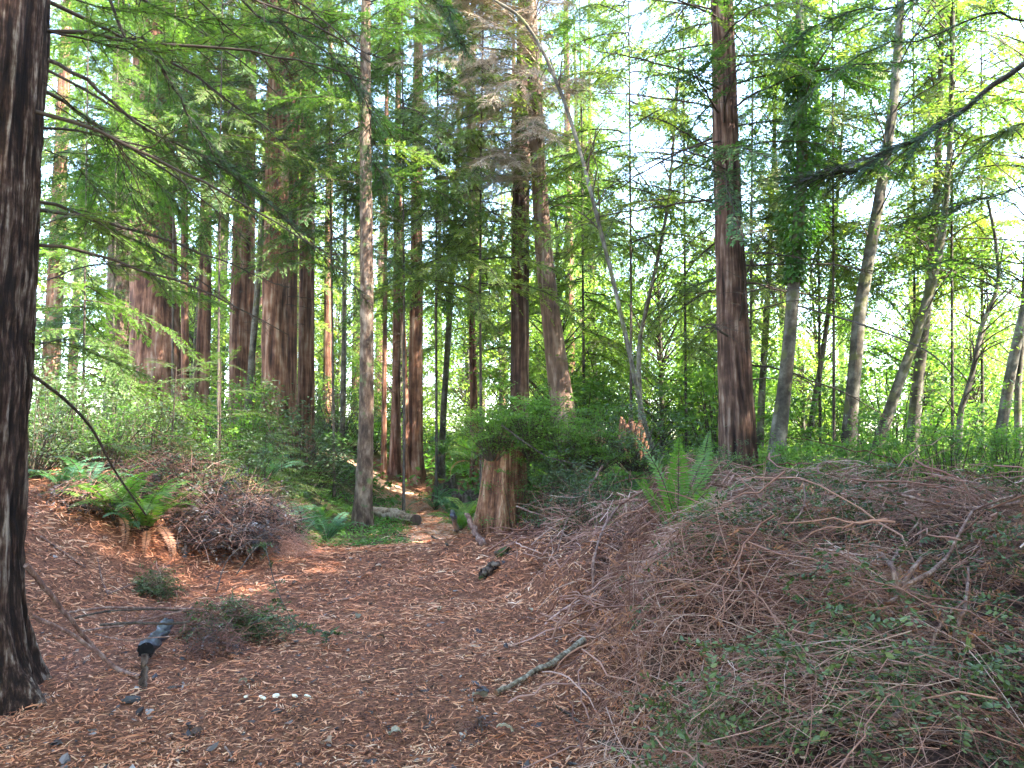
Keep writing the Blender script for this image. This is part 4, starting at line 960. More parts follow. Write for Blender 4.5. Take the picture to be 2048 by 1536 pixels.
near_bough(N, [(110, 210, 5.0), (200, 270, 5.3), (270, 330, 5.5), (330, 380, 5.7), (360, 420, 5.8)], .006, 40, .5, 'needle_light', seed=16, start=.35, prof=even, label='pale bright green spray')
near_bough(N, [(95, 560, 4.9), (190, 530, 5.3), (280, 540, 5.6), (350, 580, 5.8), (420, 600, 6.0)], .006, 40, .45, 'needle_light', seed=17, start=.3, prof=even)
near_bough(N, [(78, 690, 4.9), (120, 684, 5.1), (180, 705, 5.5), (290, 750, 5.9)], .006, 34, .42, seed=18, prof=even)
near_bough(N, [(84, 450, 4.9), (150, 430, 5.2), (210, 460, 5.5), (270, 520, 5.8)], .006, 36, .5, seed=19, prof=even)
near_bough(N, [(90, 300, 4.9), (150, 330, 5.2), (200, 400, 5.5), (190, 480, 5.7)], .006, 34, .5, seed=20, prof=even)
near_bough(N, [(110, -20, 5.0), (220, 20, 5.4), (340, 30, 5.8), (440, 50, 6.0), (560, 40, 6.5)], .009, 50, .65, 'needle', seed=21, prof=even)
near_bough(N, [(640, -60, 6.5), (800, -20, 6.4), (880, 10, 6.4), (905, 60, 6.4), (925, 100, 6.4)], .010, 50, .42, 'needle_dark', seed=22, start=.45, extra=[(-3.4, 4.95, 8.6)], prof=lambda t: .8 - .4 * t, label='dark sprig hanging at the top of the view')
near_bough(N, [(560, -40, 7.5), (640, 20, 7.6), (700, 40, 7.8), (790, 60, 8.0), (850, 70, 8.2)], .010, 50, .6, seed=23, start=.3, extra=[(-3.4, 4.95, 9.0)], prof=even)
# dead stick hanging from the near trunk to the fern
g = Geo(); tubes(g, lerp_path([at(64, 750, 4.95), at(130, 800, 5.4), at(185, 860, 6.0), at(235, 950, 7.0), at(292, 1030, 8.2)], np.linspace(0, 1, 24)), np.linspace(.013, .009, 24), 7, .5)
o = new_obj('dead_branch', g.mesh('dead_branch', ['darkbranch']), N['root']); o.location = -Vector(N['base']); o['label'] = 'long bare dead branch sloping down to the fern'

# the tree whose boughs reach in on the other side
P = np.stack([np.full(12, 7.9), np.full(12, 7.6), np.linspace(gz(7.9, 7.6) - .2, 22, 12)], 1)
root = thing('redwood_tree', 'redwood outside the view whose thick dark boughs hang in over the alders', 'tree', P[0])
g, _, _ = trunk_geo(P - P[0], np.linspace(.38, .08, 12), 32, 60, 18, .08, 99, .2)
new_obj('trunk', g.mesh('trunk', ['redbark'], True), root)
RT = dict(root=root, P=P, R=np.linspace(.38, .08, 12), base=P[0])
near_bough(RT, [(2100, 95, 7.0), (1980, 175, 6.9), (1880, 250, 6.9), (1790, 300, 7.0), (1720, 335, 7.0), (1650, 350, 7.1), (1600, 360, 7.2)], .034, 90, .75, 'needle_dark', seed=31, start=.3, extra=[(7.8, 7.6, 7.6)], prof=lambda t: .85 - .3 * t, label='thick dark bough slanting in')
near_bough(RT, [(1800, 295, 7.0), (1720, 320, 7.05), (1660, 340, 7.1), (1620, 350, 7.1)], .012, 40, .45, seed=32, start=.0, mats=['darkbranch', 'deadleaf'], name='dead_bough', prof=lambda t: .8 - .3 * t, label='brown dead sprays')
near_bough(RT, [(2080, 20, 8.0), (1980, 25, 8.0), (1840, 75, 8.1), (1740, 100, 8.2), (1640, 170, 8.3), (1570, 250, 8.4)], .016, 70, .7, 'needle', seed=33, start=.25, extra=[(7.8, 7.6, 8.3)], prof=even)
near_bough(RT, [(2080, 365, 6.6), (1960, 400, 6.6), (1880, 425, 6.7), (1810, 445, 6.8)], .010, 50, .45, 'needle_dark', seed=34, start=.2, extra=[(7.8, 7.6, 5.0)], prof=even)
near_bough(RT, [(1940, -60, 7.6), (1800, 10, 7.6), (1700, 30, 7.7), (1620, 60, 7.8), (1560, 110, 7.9)], .014, 80, .7, 'needle', seed=35, start=.3, extra=[(7.8, 7.6, 9.0)], prof=even)
near_bough(RT, [(2080, 230, 7.2), (2010, 260, 7.2), (1930, 330, 7.3), (1870, 400, 7.4)], .010, 56, .6, 'needle', seed=36, start=.2, extra=[(7.8, 7.6, 6.5)], prof=even)
near_bough(RT, [(1500, -80, 9.0), (1380, -30, 9.0), (1280, 20, 9.1), (1200, 45, 9.2), (1130, 50, 9.3)], .012, 70, .7, 'needle', seed=37, start=.2, extra=[(7.8, 7.6, 11.0), (4.4, 8.5, 8.6)], prof=even)
near_bough(RT, [(2080, 560, 7.6), (1990, 540, 7.7), (1900, 520, 7.8), (1830, 540, 7.9)], .009, 40, .5, 'needle', seed=38, start=.3, extra=[(7.8, 7.6, 3.8)], prof=even)
g = Geo(); tubes(g, lerp_path([at(1596, 612, 12.8), at(1720, 648, 11), at(1830, 690, 10), at(1880, 722, 9.6), at(1912, 762, 9.4)], np.linspace(0, 1, 30)), np.linspace(.018, .006, 30), 6, .4)
o = new_obj('dead_branch', g.mesh('dead_branch', ['darkbranch']), T['alder1']['root']); o.location = -Vector(T['alder1']['base'])

# ------------------------------------------------------------ stumps and logs
def stump(name, lab, c, r, H, seed, bark='stumpwood', taper=.85, nseg=160, nz=90, ridges=34, amp=.09, lean=(0, 0), jag=.18, flare=.25):
    n = 10; z = np.linspace(-.2, H, n)
    P = np.stack([lean[0] * z, lean[1] * z, z], 1)
    root = thing(name, lab, 'stump', c)
    g, C, rr = trunk_geo(P, np.linspace(r, r * taper, n), nseg, nz, ridges, amp, seed, flare, lobes=6, lump=.05, vscale=.5)
    V = g.v[0].reshape(nz, nseg, 3); th = np.linspace(0, 2 * math.pi, nseg, endpoint=False)
    j = (vnoise(th / 6.283 * 26, 0 * th, seed, 26) ** 2 * jag * 1.6 + vnoise(th / 6.283 * 7, 0 * th, seed + 1, 7) * jag - jag * .7)
    w = ss((np.linspace(0, 1, nz) - .6) / .4)
    V[:, :, 2] += w[:, None] * j[None]
    # broken top: rings falling inward
    top = V[-1]; cen = C[-1]; prev = (nz - 1) * nseg; base = g.n
    for q, (f, dz) in enumerate(((.82, -.02), (.6, -.08), (.3, -.12), (.02, -.13))):
        ring = cen + (top - cen) * np.array((f, f, .5 * f)); ring[:, 2] = cen[2] + (top[:, 2] - cen[2]) * f + dz + .03 * vnoise(th / 6.283 * 18, 0 * th + q, seed + 4, 18)
        i = np.arange(nseg)
        g.v.append(ring.astype(np.float32)); g.r.append(np.full(nseg, .6, np.float32))
        g.f.append(np.stack([prev + i, prev + (i + 1) % nseg, base + (i + 1) % nseg, base + i], 1)); g.t.append(np.full(nseg, .5, np.float32)); g.m.append(np.zeros(nseg, np.int32)); g.sm.append(np.ones(nseg, bool))
        prev = base; base += nseg; g.n = base
    new_obj('stump_wood', g.mesh('stump_wood', [bark], True), root)
    return root
c = at(1004, 1080, 10.6); c[2] = gz(c[0], c[1]) - .02
ROOT_ST = stump('stump', 'tall split reddish stump topped with green shrubs beside the trail', c, .33, 1.12, 41, lean=(.05, 0), amp=.17, ridges=23, taper=.84, jag=.2, flare=.28)
for (u, v, d, r, h, lab, mt) in [(1268, 905, 15.5, .33, .95, 'weathered orange stump behind the long arching alder', 'stumpwood'), (1184, 925, 14.0, .26, .80, 'smaller reddish stump between the fern-topped one and the arching alder', 'stumpwood'),
                           (893, 955, 20.0, .34, .85, 'dark mossy far stump sprouting ferns, beyond the trail', 'oldwood'), (938, 985, 19.0, .45, .5, 'low black rotten stump just left of the tall split one', 'oldwood')]:
    p = at(u, v, d); stump('stump', lab, (p[0], p[1], gz(p[0], p[1]) - .1 if mt == 'oldwood' else p[2] - .2), r, h * .8, int(u), mt, nseg=60, nz=30, ridges=18, amp=.12)

def rod(name, lab, pts, r0, r1, mat, cat='branch', sides=8, K=24, caps=True, ridge=0, group=None, endmat=None, seed=0, label_only=False, forks=()):
    "one branch or log lying on the ground: bark tube with closed ends"
    P = lerp_path(np.array(pts), np.linspace(0, 1, K)); rng = np.random.default_rng(seed + len(lab))
    rad = np.linspace(r0, r1, K) * (1 + rng.normal(0, .04, K)); P[1:-1] += rng.normal(0, r0 * .16, (K - 2, 3))
    root = thing(name, lab, cat, P[0], group); g = Geo()
    tubes(g, P - P[0], rad, sides, .5)
    if ridge:
        V = g.v[0].reshape(K, sides, 3); cc = P - P[0]; a = vnoise(np.arange(sides)[None] * .9 + 0 * np.arange(K)[:, None], np.arange(K)[:, None] * .25, seed, sides) - .5
        V[:] = cc[:, None] + (V - cc[:, None]) * (1 + ridge * 2 * a[..., None]); g.r[0][:] = (a + .5).ravel()
    new_obj('bark', g.mesh('bark', [mat], True), root)
    for pt, f0, f1 in forks:
        q = lerp_path(np.array(pt), np.linspace(0, 1, 14)); q[1:] += rng.normal(0, f0 * .3, (13, 3)); gg = Geo(); tubes(gg, q - P[0], np.linspace(f0, f1, 14), 6, .5)
        new_obj('side_branch', gg.mesh('side_branch', [mat], True), root)
    if caps:
        for e, rr in ((0, rad[0]), (-1, rad[-1])):
            gg = Geo(); cc = P[e] - P[0]; T0 = unit(P[1] - P[0]) if e == 0 else unit(P[-1] - P[-2])
            S0 = unit(np.cross(T0, UP)); N0 = np.cross(S0, T0); a = np.linspace(0, 6.2832, sides, endpoint=False)
            ring = cc + (S0 * np.cos(a)[:, None] + N0 * np.sin(a)[:, None]) * rr * .98
            V = np.vstack([ring, cc[None] + T0 * (rr * .12 * (-1 if e == 0 else 1))]); i = np.arange(sides)
            gg.add(V, np.stack([i, (i + 1) % sides, np.full(sides, sides), np.full(sides, sides)], 1), .5)
            new_obj('end_face', gg.mesh('end_face', [endmat or mat], True), root)
    return root
def up(p, h): return np.array(p) + np.array((0, 0, h))
a_, b_ = at(722, 1008, 17.6), at(832, 1030, 15.6)
rod('fallen_log', 'pale weathered log lying beside the spruce at the edge of the trail', [up((a_[0], a_[1], gz(a_[0], a_[1])), .15), up((b_[0], b_[1], gz(b_[0], b_[1])), .13)], .13, .125, 'palelog', 'log', 24, 30, ridge=.25, endmat='oldwood', seed=4)
rod('splinter', 'grey splintered slab leaning against the foot of the tall split stump', [on(968, 1092), at(950, 1062, 10.1), at(932, 1028, 10.3)], .05, .03, 'branch', 'wood slab', 6, ridge=.4)
rod('wood_stub', 'short black burnt stub poking up left of the tall split stump', [on(915, 1062), at(908, 1040, 10.6), at(904, 1022, 10.7)], .045, .03, 'charred', 'wood stub', 7, ridge=.3)
rod('branch', 'short dark stick lying across the trail edge by the stump', [on(862, 1072), up(on(895, 1098), .04)], .018, .02, 'darkbranch')
rod('branch', 'long bare dead branch lying over the shrubs on the stump', [at(1003, 850, 9.7), at(1050, 885, 9.7), at(1095, 913, 9.7), at(1150, 928, 9.7), at(1215, 945, 9.8)], .011, .009, 'darkbranch', forks=[([at(1118, 920, 9.7), at(1130, 933, 9.6), at(1134, 945, 9.6)], .006, .003)])
rod('branch', 'thin broken branch jutting out of the brush right of the split stump', [at(1033, 1012, 9.6), at(1065, 1025, 9.5), at(1105, 1036, 9.6)], .012, .01, 'branch', endmat='stumpwood')
rod('log_chunk', 'small dark mossy chunk of wood at the foot of the brush below the stump', [up(on(964, 1158), .03), up(on(990, 1142), .06)], .06, .05, 'oldwood', 'log', 14, ridge=.35)
rod('log_chunk', 'black rotten wood lump among litter just below the split stump', [up(on(995, 1112), .02), up(on(1018, 1108), .03)], .05, .045, 'oldwood', 'log', 12, ridge=.4)
# lichen branch and loose sticks on the litter
rod('branch', 'thick pale lichen-spotted branch lying on the litter in front of the brush', [up(on(992, 1396), .025), up(on(1040, 1375), .035), up(on(1075, 1352), .04), up(on(1110, 1336), .035), up(on(1168, 1300), .05)], .016, .026, 'lichen', seed=3, ridge=.15, endmat='stumpwood')
for (lab, px, r0, r1, m_) in [
  ('straight stick lying on the litter in the middle of the trail', [(655, 1213), (700, 1200), (748, 1186)], .010, .008, 'branch'),
  ('dark thin stick lying on litter below the lichen-spotted branch', [(1105, 1412), (1150, 1445), (1192, 1480)], .008, .009, 'darkbranch'),
  ('short dark stick at the bottom right of the litter carpet', [(1200, 1500), (1232, 1512), (1258, 1528)], .014, .012, 'darkbranch'),
  ('tiny upright twig at the bottom of the view', [(450, 1505), (458, 1520), (466, 1540)], .006, .005, 'branch'),
  ('thin branch lying on the litter bank beside the huge near trunk', [(75, 1075), (120, 1105), (170, 1140)], .010, .009, 'branch'),
  ('short pale stick on the left bank above the heap of cut sticks', [(216, 1195), (240, 1185), (258, 1176)], .009, .008, 'branch'),
  ('thin upright-looking twig lying up the left bank', [(195, 1120), (203, 1160), (217, 1198)], .006, .007, 'branch'),
  ('small dark broken stick beside the big pale fallen leaf', [(945, 1372), (962, 1380), (975, 1392)], .011, .012, 'charred'),
  ('thin curved twig on the litter at the edge of the brush', [(1025, 1255), (1050, 1240), (1080, 1248)], .006, .005, 'branch')]:
    rod('stick', lab, [up(on(*p), .018) for p in px], r0, r1, m_, 'stick')
# leaning poles at the near trunk
rod('branch', 'thick bare pole leaning from the huge near trunk down over the litter', [at(52, 1130, 4.95), at(110, 1200, 5.2), at(160, 1262, 5.4), up(on(212, 1332), .02)], .019, .012, 'branch')
rod('branch', 'long bare pole crossing the thicker one and ending at the short stake', [at(62, 1232, 4.9), at(130, 1262, 5.1), at(190, 1300, 5.3), at(235, 1338, 5.4), up(on(280, 1360), .02)], .013, .015, 'branch', endmat='stumpwood')
for k_, (lab, px, r) in enumerate([
  ('uppermost long cut stick of the heap left of the dark leafy boughs', [(140, 1224, 5.9), (210, 1216, 5.9), (300, 1216, 5.9), (410, 1219, 5.9)], .009),
  ('cut stick just under the uppermost one of the heap', [(150, 1236, 5.8), (220, 1222, 5.8), (320, 1219, 5.9), (400, 1226, 5.9)], .008),
  ('cut stick bending upward through the middle of the heap', [(165, 1262, 5.7), (240, 1252, 5.7), (290, 1240, 5.7), (365, 1222, 5.8)], .008),
  ('lowest cut stick of the heap, resting on the charred hollow log', [(200, 1250, 5.6), (270, 1246, 5.6), (330, 1248, 5.6), (380, 1244, 5.7)], .010),
  ('thin crossing stick in front of the charred hollow log', [(190, 1268, 5.5), (250, 1280, 5.45), (300, 1276, 5.4), (350, 1272, 5.4)], .005)]):
    rod('cut_stick', lab, [at(*p) for p in px], r, r * .8, 'darkbranch' if k_ % 2 else 'branch', 'stick', group='cut sticks in the heap')
# charred hollow log and its stake
P0, P1 = at(292, 1300, 5.45), at(335, 1238, 6.15)
t_ = rod('hollow_log', 'short charred hollow log lying under the cut sticks with its open end showing', [P0, (P0 + P1) / 2 + np.array((.012, 0, -.02)), P1 + np.array((0, 0, -.03))], .052, .042, 'charred', 'log', 20, ridge=.4, endmat='hole_shade')
rod('stake', 'short upright wooden stake in front of the charred hollow log', [up(on(286, 1385), -.05), at(287, 1350, 5.15), at(290, 1308, 5.2)], .024, .022, 'oldwood', 'stake', 9, ridge=.2)

# white wood chips in a row, stones, single big fallen leaves
def lump(seed, rx, ry, rz, n=7):
    rng = np.random.default_rng(seed); g = Geo(); th = np.linspace(0, 6.2832, 10, endpoint=False)
    V = []; K = n
    for i in range(K):
        f = math.pi * (i + .3) / (K - 1 + .6); V.append(np.stack([rx * np.sin(f) * np.cos(th), ry * np.sin(f) * np.sin(th), rz * np.cos(f) + 0 * th], 1) * (1 + rng.normal(0, .10, (10, 1))))
    i = np.arange(K - 1)[:, None] * 10 + np.arange(10)[None]; j = np.arange(K - 1)[:, None] * 10 + ((np.arange(10) + 1) % 10)[None]
    g.add(np.array(V), np.stack([i, i + 10, j + 10, j], -1), .5); return g
for k_, (u, v, w, lab) in enumerate([(492, 1400, 8, 'smallest white wood chip, first from the stake side of the row'), (525, 1402, 13, 'white wood chip second from the stake side of the row'), (552, 1400, 15, 'thin white wood chip in the middle of the row'), (589, 1401, 16, 'largest white wood chip, fourth of the row'), (615, 1399, 13, 'cream wood chip ending the row on the brush side')]):
    p = on(u, v); s = w / FPX * p[1] * .62
    o = new_obj('wood_chip', lump(k_, s, s * .6, s * .28).mesh('wood_chip', ['chip']), None, up(p, .02), None, lab, 'wood chip', 'white wood chips in a row on the litter')
    o.rotation_euler = (R(20), R((-15, 25, 0, 10, -5)[k_]), R(k_ * 37))
for k_, (u, v, s, lab, m_) in enumerate([(262, 1405, .06, 'flat dark stone on the litter below the stake', 'stone'), (960, 1388, .03, 'small grey round stone above the big pale fallen leaf', 'stone'), (553, 1425, .03, 'dark lump on the litter below the row of white chips', 'stone'), (345, 1380, .035, 'pale small stone right of the stake', 'stone')]):
    p = on(u, v); new_obj('stone', lump(k_ + 20, s, s * .7, s * .4).mesh('stone', [m_]), None, up(p, s * .25), None, lab, 'stone')
for k_, (u, v, L, m_, lab) in enumerate([
   (958, 1405, .13, 'paleleaf', 'large pale ribbed fallen leaf on the litter below the lichen branch'), (1010, 1475, .10, 'paleleaf', 'grey-white fallen leaf near the bottom, beside the dark dead tuft'),
   (715, 1242, .08, 'paleleaf', 'grey-green fallen leaf in the middle of the trail'), (590, 1175, .07, 'brownleaf', 'tan fallen leaf up the trail before the crest'), (755, 1140, .12, 'brownleaf', 'curled brown fallen leaf close to the crest'),
   (880, 1228, .07, 'paleleaf', 'small pale fallen leaf right of the trail middle'), (760, 1285, .08, 'brownleaf', 'dull brown fallen leaf right of the leafy trailing branch'), (485, 1378, .06, 'paleleaf', 'round pale leaf above the row of white chips'),
   (1060, 1230, .06, 'paleleaf', 'whitish leaf at the foot of the brush'), (655, 1500, .09, 'brownleaf', 'brown leaf standing on edge near the bottom of the trail'), (790, 1480, .08, 'paleleaf', 'faded leaf lying near the bottom middle of the litter'), (395, 1480, .07, 'brownleaf', 'dark leaf near the bottom, left of the row of chips')]):
    p = on(u, v); g = Geo(); rr = np.random.default_rng(k_); a = rr.uniform(0, 6.28)
    n_ = 9; x = np.linspace(0, 1, n_); w = L * .36 * np.sin(math.pi * x ** .8) ** .8
    c_ = np.stack([x * L - L / 2, 0 * x, .02 * np.sin(x * 3.1) + .006 * np.cos(x * 28)], 1)
    V = np.stack([c_ + np.stack([0 * x, w, .012 + 0 * x], 1), c_ + np.stack([0 * x, w * .5, 0 * x], 1), c_ - UP * .004, c_ - np.stack([0 * x, w * .5, 0 * x], 1), c_ - np.stack([0 * x, w, -.008 + 0 * x], 1)], 1)
    i = np.arange(n_ - 1)[:, None] * 5 + np.arange(4)[None]; g.add(V, np.stack([i, i + 1, i + 6, i + 5], -1), .5)
    o = new_obj('fallen_leaf', g.mesh('fallen_leaf', [m_]), None, up(p, .03), None, lab, 'leaf', 'larger fallen leaves on the litter'); o.rotation_euler = (R(12), R(-18), a)

# ------------------------------------------------------------ ferns
def frond_mesh(seed, mat, arch=.45, n=32, wid=.12):
    g = Geo(); rng = np.random.default_rng(seed); x = np.linspace(0, 1, 16)
    ang = R(78) - (R(78) + arch) * x ** 1.2
    P = np.concatenate([[np.zeros(3)], np.cumsum(np.stack([np.cos(ang), .06 * np.sin(x * 3 + seed), np.sin(ang)], 1)[:-1] / 15, 0)])
    tubes(g, P, np.linspace(.0055, .0015, 16), 4, .35)
    t = np.linspace(.14, .985, n); O = lerp_path(P, t); Tn = unit(lerp_path(P, t + .01) - lerp_path(P, t - .01)); S = unit(np.cross(Tn, UP)); Nn = np.cross(S, Tn)
    L = wid * np.minimum(1, (1.02 - t) * 2.6) ** .8 * np.minimum(1, t * 3.5)
    for sg in (1, -1):
        leaves(g, O, S * sg + Tn * .28 - Nn * rng.uniform(-.1, .25, (n, 1)), Nn, L, .022, np.clip(rng.normal(.45, .12, n), 0, 1), 1, .1, True)
    return g.mesh('frond', ['stem', mat])
FR = {'fern': [frond_mesh(k, 'fern') for k in range(3)], 'bluefern': [frond_mesh(k + 5, 'bluefern') for k in range(3)], 'tall': [frond_mesh(k + 9, 'fern', -.55) for k in range(2)]}
FR['dead'] = [frond_mesh(20 + k, 'deadneedle', .95, 30, .08) for k in range(2)]
def fern(pos, nf, L, kind, lab, seed, azr=(0, 360), group=None):
    root = thing('fern', lab, 'fern', pos, group); r = np.random.default_rng(seed)
    for i in range(nf):
        o = new_obj('frond', FR[kind][r.integers(len(FR[kind]))], root)
        s = L * r.uniform(.75, 1.15); o.scale = (s, s, s); o.rotation_euler = (r.normal(0, .22), r.normal(.05, .24), R(azr[0] + (azr[1] - azr[0]) * (i + r.random() * .8) / nf))
    for i in range(max(2, nf // 4)):
        o = new_obj('dead_frond', FR['dead'][r.integers(2)], root); s = L * r.uniform(.6, .9); o.scale = (s, s, s); o.rotation_euler = (r.normal(0, .2), r.uniform(.5, .95), r.uniform(0, 6.28))
    return root
fern(on(292, 1072), 14, 1.0, 'fern', 'large bright sword fern arching on the left bank below the dead branch', 1)
fern(on(225, 1045), 10, .95, 'fern', 'second sword fern tucked behind the large bright one', 2)
fern(on(262, 1066), 5, .55, 'bluefern', 'bluish fern fronds in the heart of the left bank ferns', 3)
fern(on(395, 1075), 5, .5, 'fern', 'small fern at the foot of the dead leafy brush pile', 4)
for k_, (u, v, L, kd, lab) in enumerate([(600, 1030, .8, 'bluefern', 'dull blue-green fern left of the spruce, nearer the clump'), (655, 1020, .85, 'bluefern', 'dull blue-green fern close against the spruce foot'), (570, 1000, .8, 'bluefern', 'fern behind the dead leafy brush pile'),
     (640, 990, .8, 'fern', 'green fern at the foot of the triple clump'), (540, 975, .9, 'bluefern', 'shadowy fern under the bright saplings')]):
    p = at(u, v, 11.5 + k_ * .9); fern((p[0], p[1], gz(p[0], p[1])), 11, L, kd, lab, 30 + k_)
for k_, (u, d, L, kd, lab) in enumerate([(905, 17.5, .95, 'bluefern', 'blue-green fern left of the tall split stump beyond the trail'), (870, 18.5, .9, 'bluefern', 'fern near the far litter mound'), (935, 16.5, .9, 'fern', 'fern beside the low black rotten stump'), (925, 14.5, .8, 'fern', 'fern directly left of the split stump')]):
    p = at(u, 900, d); fern((p[0], p[1], gz(p[0], p[1])), 12, L, kd, lab, 40 + k_)
p = at(890, 915, 20); fern((p[0], p[1], p[2]), 12, .8, 'fern', 'fern crowning the dark mossy far stump', 50)
p = at(945, 905, 11.4); fern((p[0], p[1], p[2] - .15), 9, .62, 'fern', 'yellowish fern arching beside the top of the split stump', 51)
p = on(1352, 1090); fern((p[0], p[1], gz(p[0], p[1])), 8, .86, 'tall', 'tall upright sword fern on the brush heap left of the dark redwood', 52)
p = on(1310, 1060); fern((p[0], p[1], gz(p[0], p[1])), 8, .72, 'tall', 'upright fern just behind the tallest one on the heap', 53)
p = on(1400, 1040); fern((p[0], p[1], gz(p[0], p[1])), 4, .8, 'tall', 'single leaning fern fronds before the foot of the dark redwood', 54, (-40, 60))
p = at(1925, 985, 8.5); fern((p[0], p[1], gz(p[0], p[1])), 9, .85, 'bluefern', 'bluish fern rising behind the brush near the crooked sapling', 55)
p = at(2010, 985, 8.8); fern((p[0], p[1], gz(p[0], p[1])), 8, .8, 'bluefern', 'bluish fern behind the brush at the far edge', 56)
p = at(1590, 960, 9.5); fern((p[0], p[1], gz(p[0], p[1])), 8, .8, 'bluefern', 'pale fern behind the brush under the ivy-wrapped alder', 57)

# shrubs on and round the stump
def stump_shrub(kind, u, v, d, s, lab, name='shrub'): 
    p = at(u, v, d); return shrub(kind, u, v, d, s, lab, name, abs_z=min(p[2], gz(p[0], p[1]) - .12) if v > 926 else p[2] - .05, zs=1.15 if v > 926 else .8)
stump_shrub('stumptop', 985, 905, 10.4, .80, 'bright feathery shrub growing on top of the split stump, trail side', 'shrub')
stump_shrub('stumptop', 1065, 905, 10.5, 1.05, 'bright feathery shrub growing on top of the split stump, brush side', 'shrub')
stump_shrub('huck', 1030, 935, 10.4, .6, 'dark glossy shrub between the two feathery ones on the stump')
stump_shrub('stumptop', 1190, 925, 10.0, .75, 'leafy green shrub hiding the smaller reddish stump')
stump_shrub('dull', 1275, 925, 10.4, .9, 'airy grey-green shrub in front of the weathered orange stump')
stump_shrub('huck', 1105, 950, 10.3, .60, 'dark shrub spilling down beside the split stump')
stump_shrub('dull', 1130, 1010, 10.0, .62, 'grey-green shrub at the shoulder of the split stump')
stump_shrub('stumptop', 1125, 925, 10.2, .8, 'light feathery spray hanging over the side of the split stump')
stump_shrub('dull', 1210, 1000, 9.3, .65, 'grey-green leafy shrub topping the brush between stump and fern')
stump_shrub('huck', 1250, 1040, 8.6, .55, 'dark leafy shrub in front of the grey-green one by the fern')
stump_shrub('dull', 1160, 1060, 9.0, .5, 'low grey-green shrub right of the split stump foot')
stump_shrub('huck', 1320, 1090, 7.5, .35, 'small dark shrub under the tall upright fern')
stump_shrub('dull', 1500, 1010, 9.0, .45, 'grey shrub behind the round heap of twigs')
stump_shrub('bright', 1700, 960, 8.8, .42, 'broad-leaved sprout in front of the smooth grey alder')

# ------------------------------------------------------------ the heap of cut brush
def twig_field(g, x, y, h, L, r, seed, tint, K=7, sweep=.8, lie=.25, mat=0, down=.0):
    rng = np.random.default_rng(seed); n = len(x)
    a = vnoise(x * 1.6, y * 1.6, 55) * 9 + rng.normal(0, sweep, n); a = np.where(rng.random(n) < .45, rng.uniform(0, 6.28, n), a)
    d = np.stack([np.cos(a), np.sin(a), rng.normal(.05, lie, n)], 1); nr = ground_normal(x, y, .15)
    d = unit(d - nr * (d * nr).sum(1, keepdims=True) * .85)
    s = unit(np.cross(d, nr)); t = np.linspace(-.5, .5, K)[None, :, None]
    c = np.stack([x, y, ground_z(x, y) + h], 1)
    bend = rng.normal(0, .35, n)[:, None, None]; arch = rng.normal(.18, .22, n)[:, None, None]; Lx = L[:, None, None]
    P = c[:, None] + d[:, None] * t * Lx + s[:, None] * bend * Lx * (t ** 2) + nr[:, None] * arch * Lx * (.25 - t ** 2) + rng.normal(0, .012, (n, K, 3)) * Lx
    tubes(g, P, r[:, None] * np.linspace(1.1, .45, K)[None], 3, tint, mat)
def pile_points(rng, n, yr=(1.3, 10.8), wmax=6.5, bias=1.1):
    y = yr[0] + (yr[1] - yr[0]) * rng.random(n) ** bias; x = pile_edge(y) - .15 + (wmax) * rng.random(n) ** 1.05
    k = x < y * .78 + .8; return x[k], y[k]
rng = np.random.default_rng(71)
x, y = pile_points(rng, 22500); xe = rng.uniform(3.0, 7.2, 6500); x = np.concatenate([x, pile_edge(xe) + rng.uniform(.1, 1.5, 6500)]); y = np.concatenate([y, xe]); n = len(x)
edge = ss((x - pile_edge(y)) / .6)
k = rng.random(n) < .25 + .75 * edge; x, y, edge = x[k], y[k], edge[k]; n = len(x)
g = Geo()
dens = vnoise(x * 1.1, y * 1.1, 33)
h = edge * rng.random(n) ** 1.3 * (.10 + .5 * dens)
twig_field(g, x, y, h, rng.uniform(.15, .62, n), rng.uniform(.0014, .0040, n) ** 1.0 * np.clip(y / 5.5, .38, 1.7), 72, np.clip(rng.normal(.52, .24, n) + .7 * (vnoise(x * 1.6, y * 1.6, 91) - .5), 0, 1), K=5, sweep=1.3, lie=.4)
new_obj('brush_twigs', g.mesh('brush_twigs', ['twig']), kind='stuff', label='tangled grey-pink heap of thin dry cut twigs along the trail', cat='brush')
# thin stems standing and arching out of the heap
rng = np.random.default_rng(172); n = 1300
y = rng.uniform(3.2, 9.6, n); x = pile_edge(y) + .25 + rng.random(n) ** 1.3 * 4.8
a = rng.uniform(0, 6.28, n); lean = rng.uniform(.15, 1.0, n); L = rng.uniform(.25, .75, n) * np.where(rng.random(n) < .12, 1.5, 1)
t = np.linspace(0, 1, 6)[None, :, None]
P = np.stack([x, y, ground_z(x, y) + .05], 1)[:, None] + np.stack([np.cos(a) * lean, np.sin(a) * lean, 0 * a + .9], 1)[:, None] * t * L[:, None, None] - UP * (t ** 2) * (L * lean * .5)[:, None, None] + rng.normal(0, .01, (n, 6, 3))
tubes(g := Geo(), P, rng.uniform(.0016, .0034, n)[:, None] * np.linspace(1.1, .4, 6), 3, np.clip(rng.normal(.6, .2, n), 0, 1))
k2 = rng.integers(0, n, 900); f2 = rng.integers(2, 5, 900); O2 = P[k2, f2]; d2 = unit(rng.normal(0, 1, (900, 3)) * np.array((1, 1, .5)) + UP * .3)
s2 = np.linspace(0, 1, 4)[None, :, None] * rng.uniform(.08, .28, 900)[:, None, None]
tubes(g, O2[:, None] + d2[:, None] * s2 + rng.normal(0, .006, (900, 4, 3)), np.array([.0018, .0015, .0012, .0008]), 3, .6)
new_obj('standing_stems', g.mesh('standing_stems', ['twig']), kind='stuff', label='thin dry stems standing and arching up out of the brush heap', cat='brush')
rng = np.random.default_rng(73)
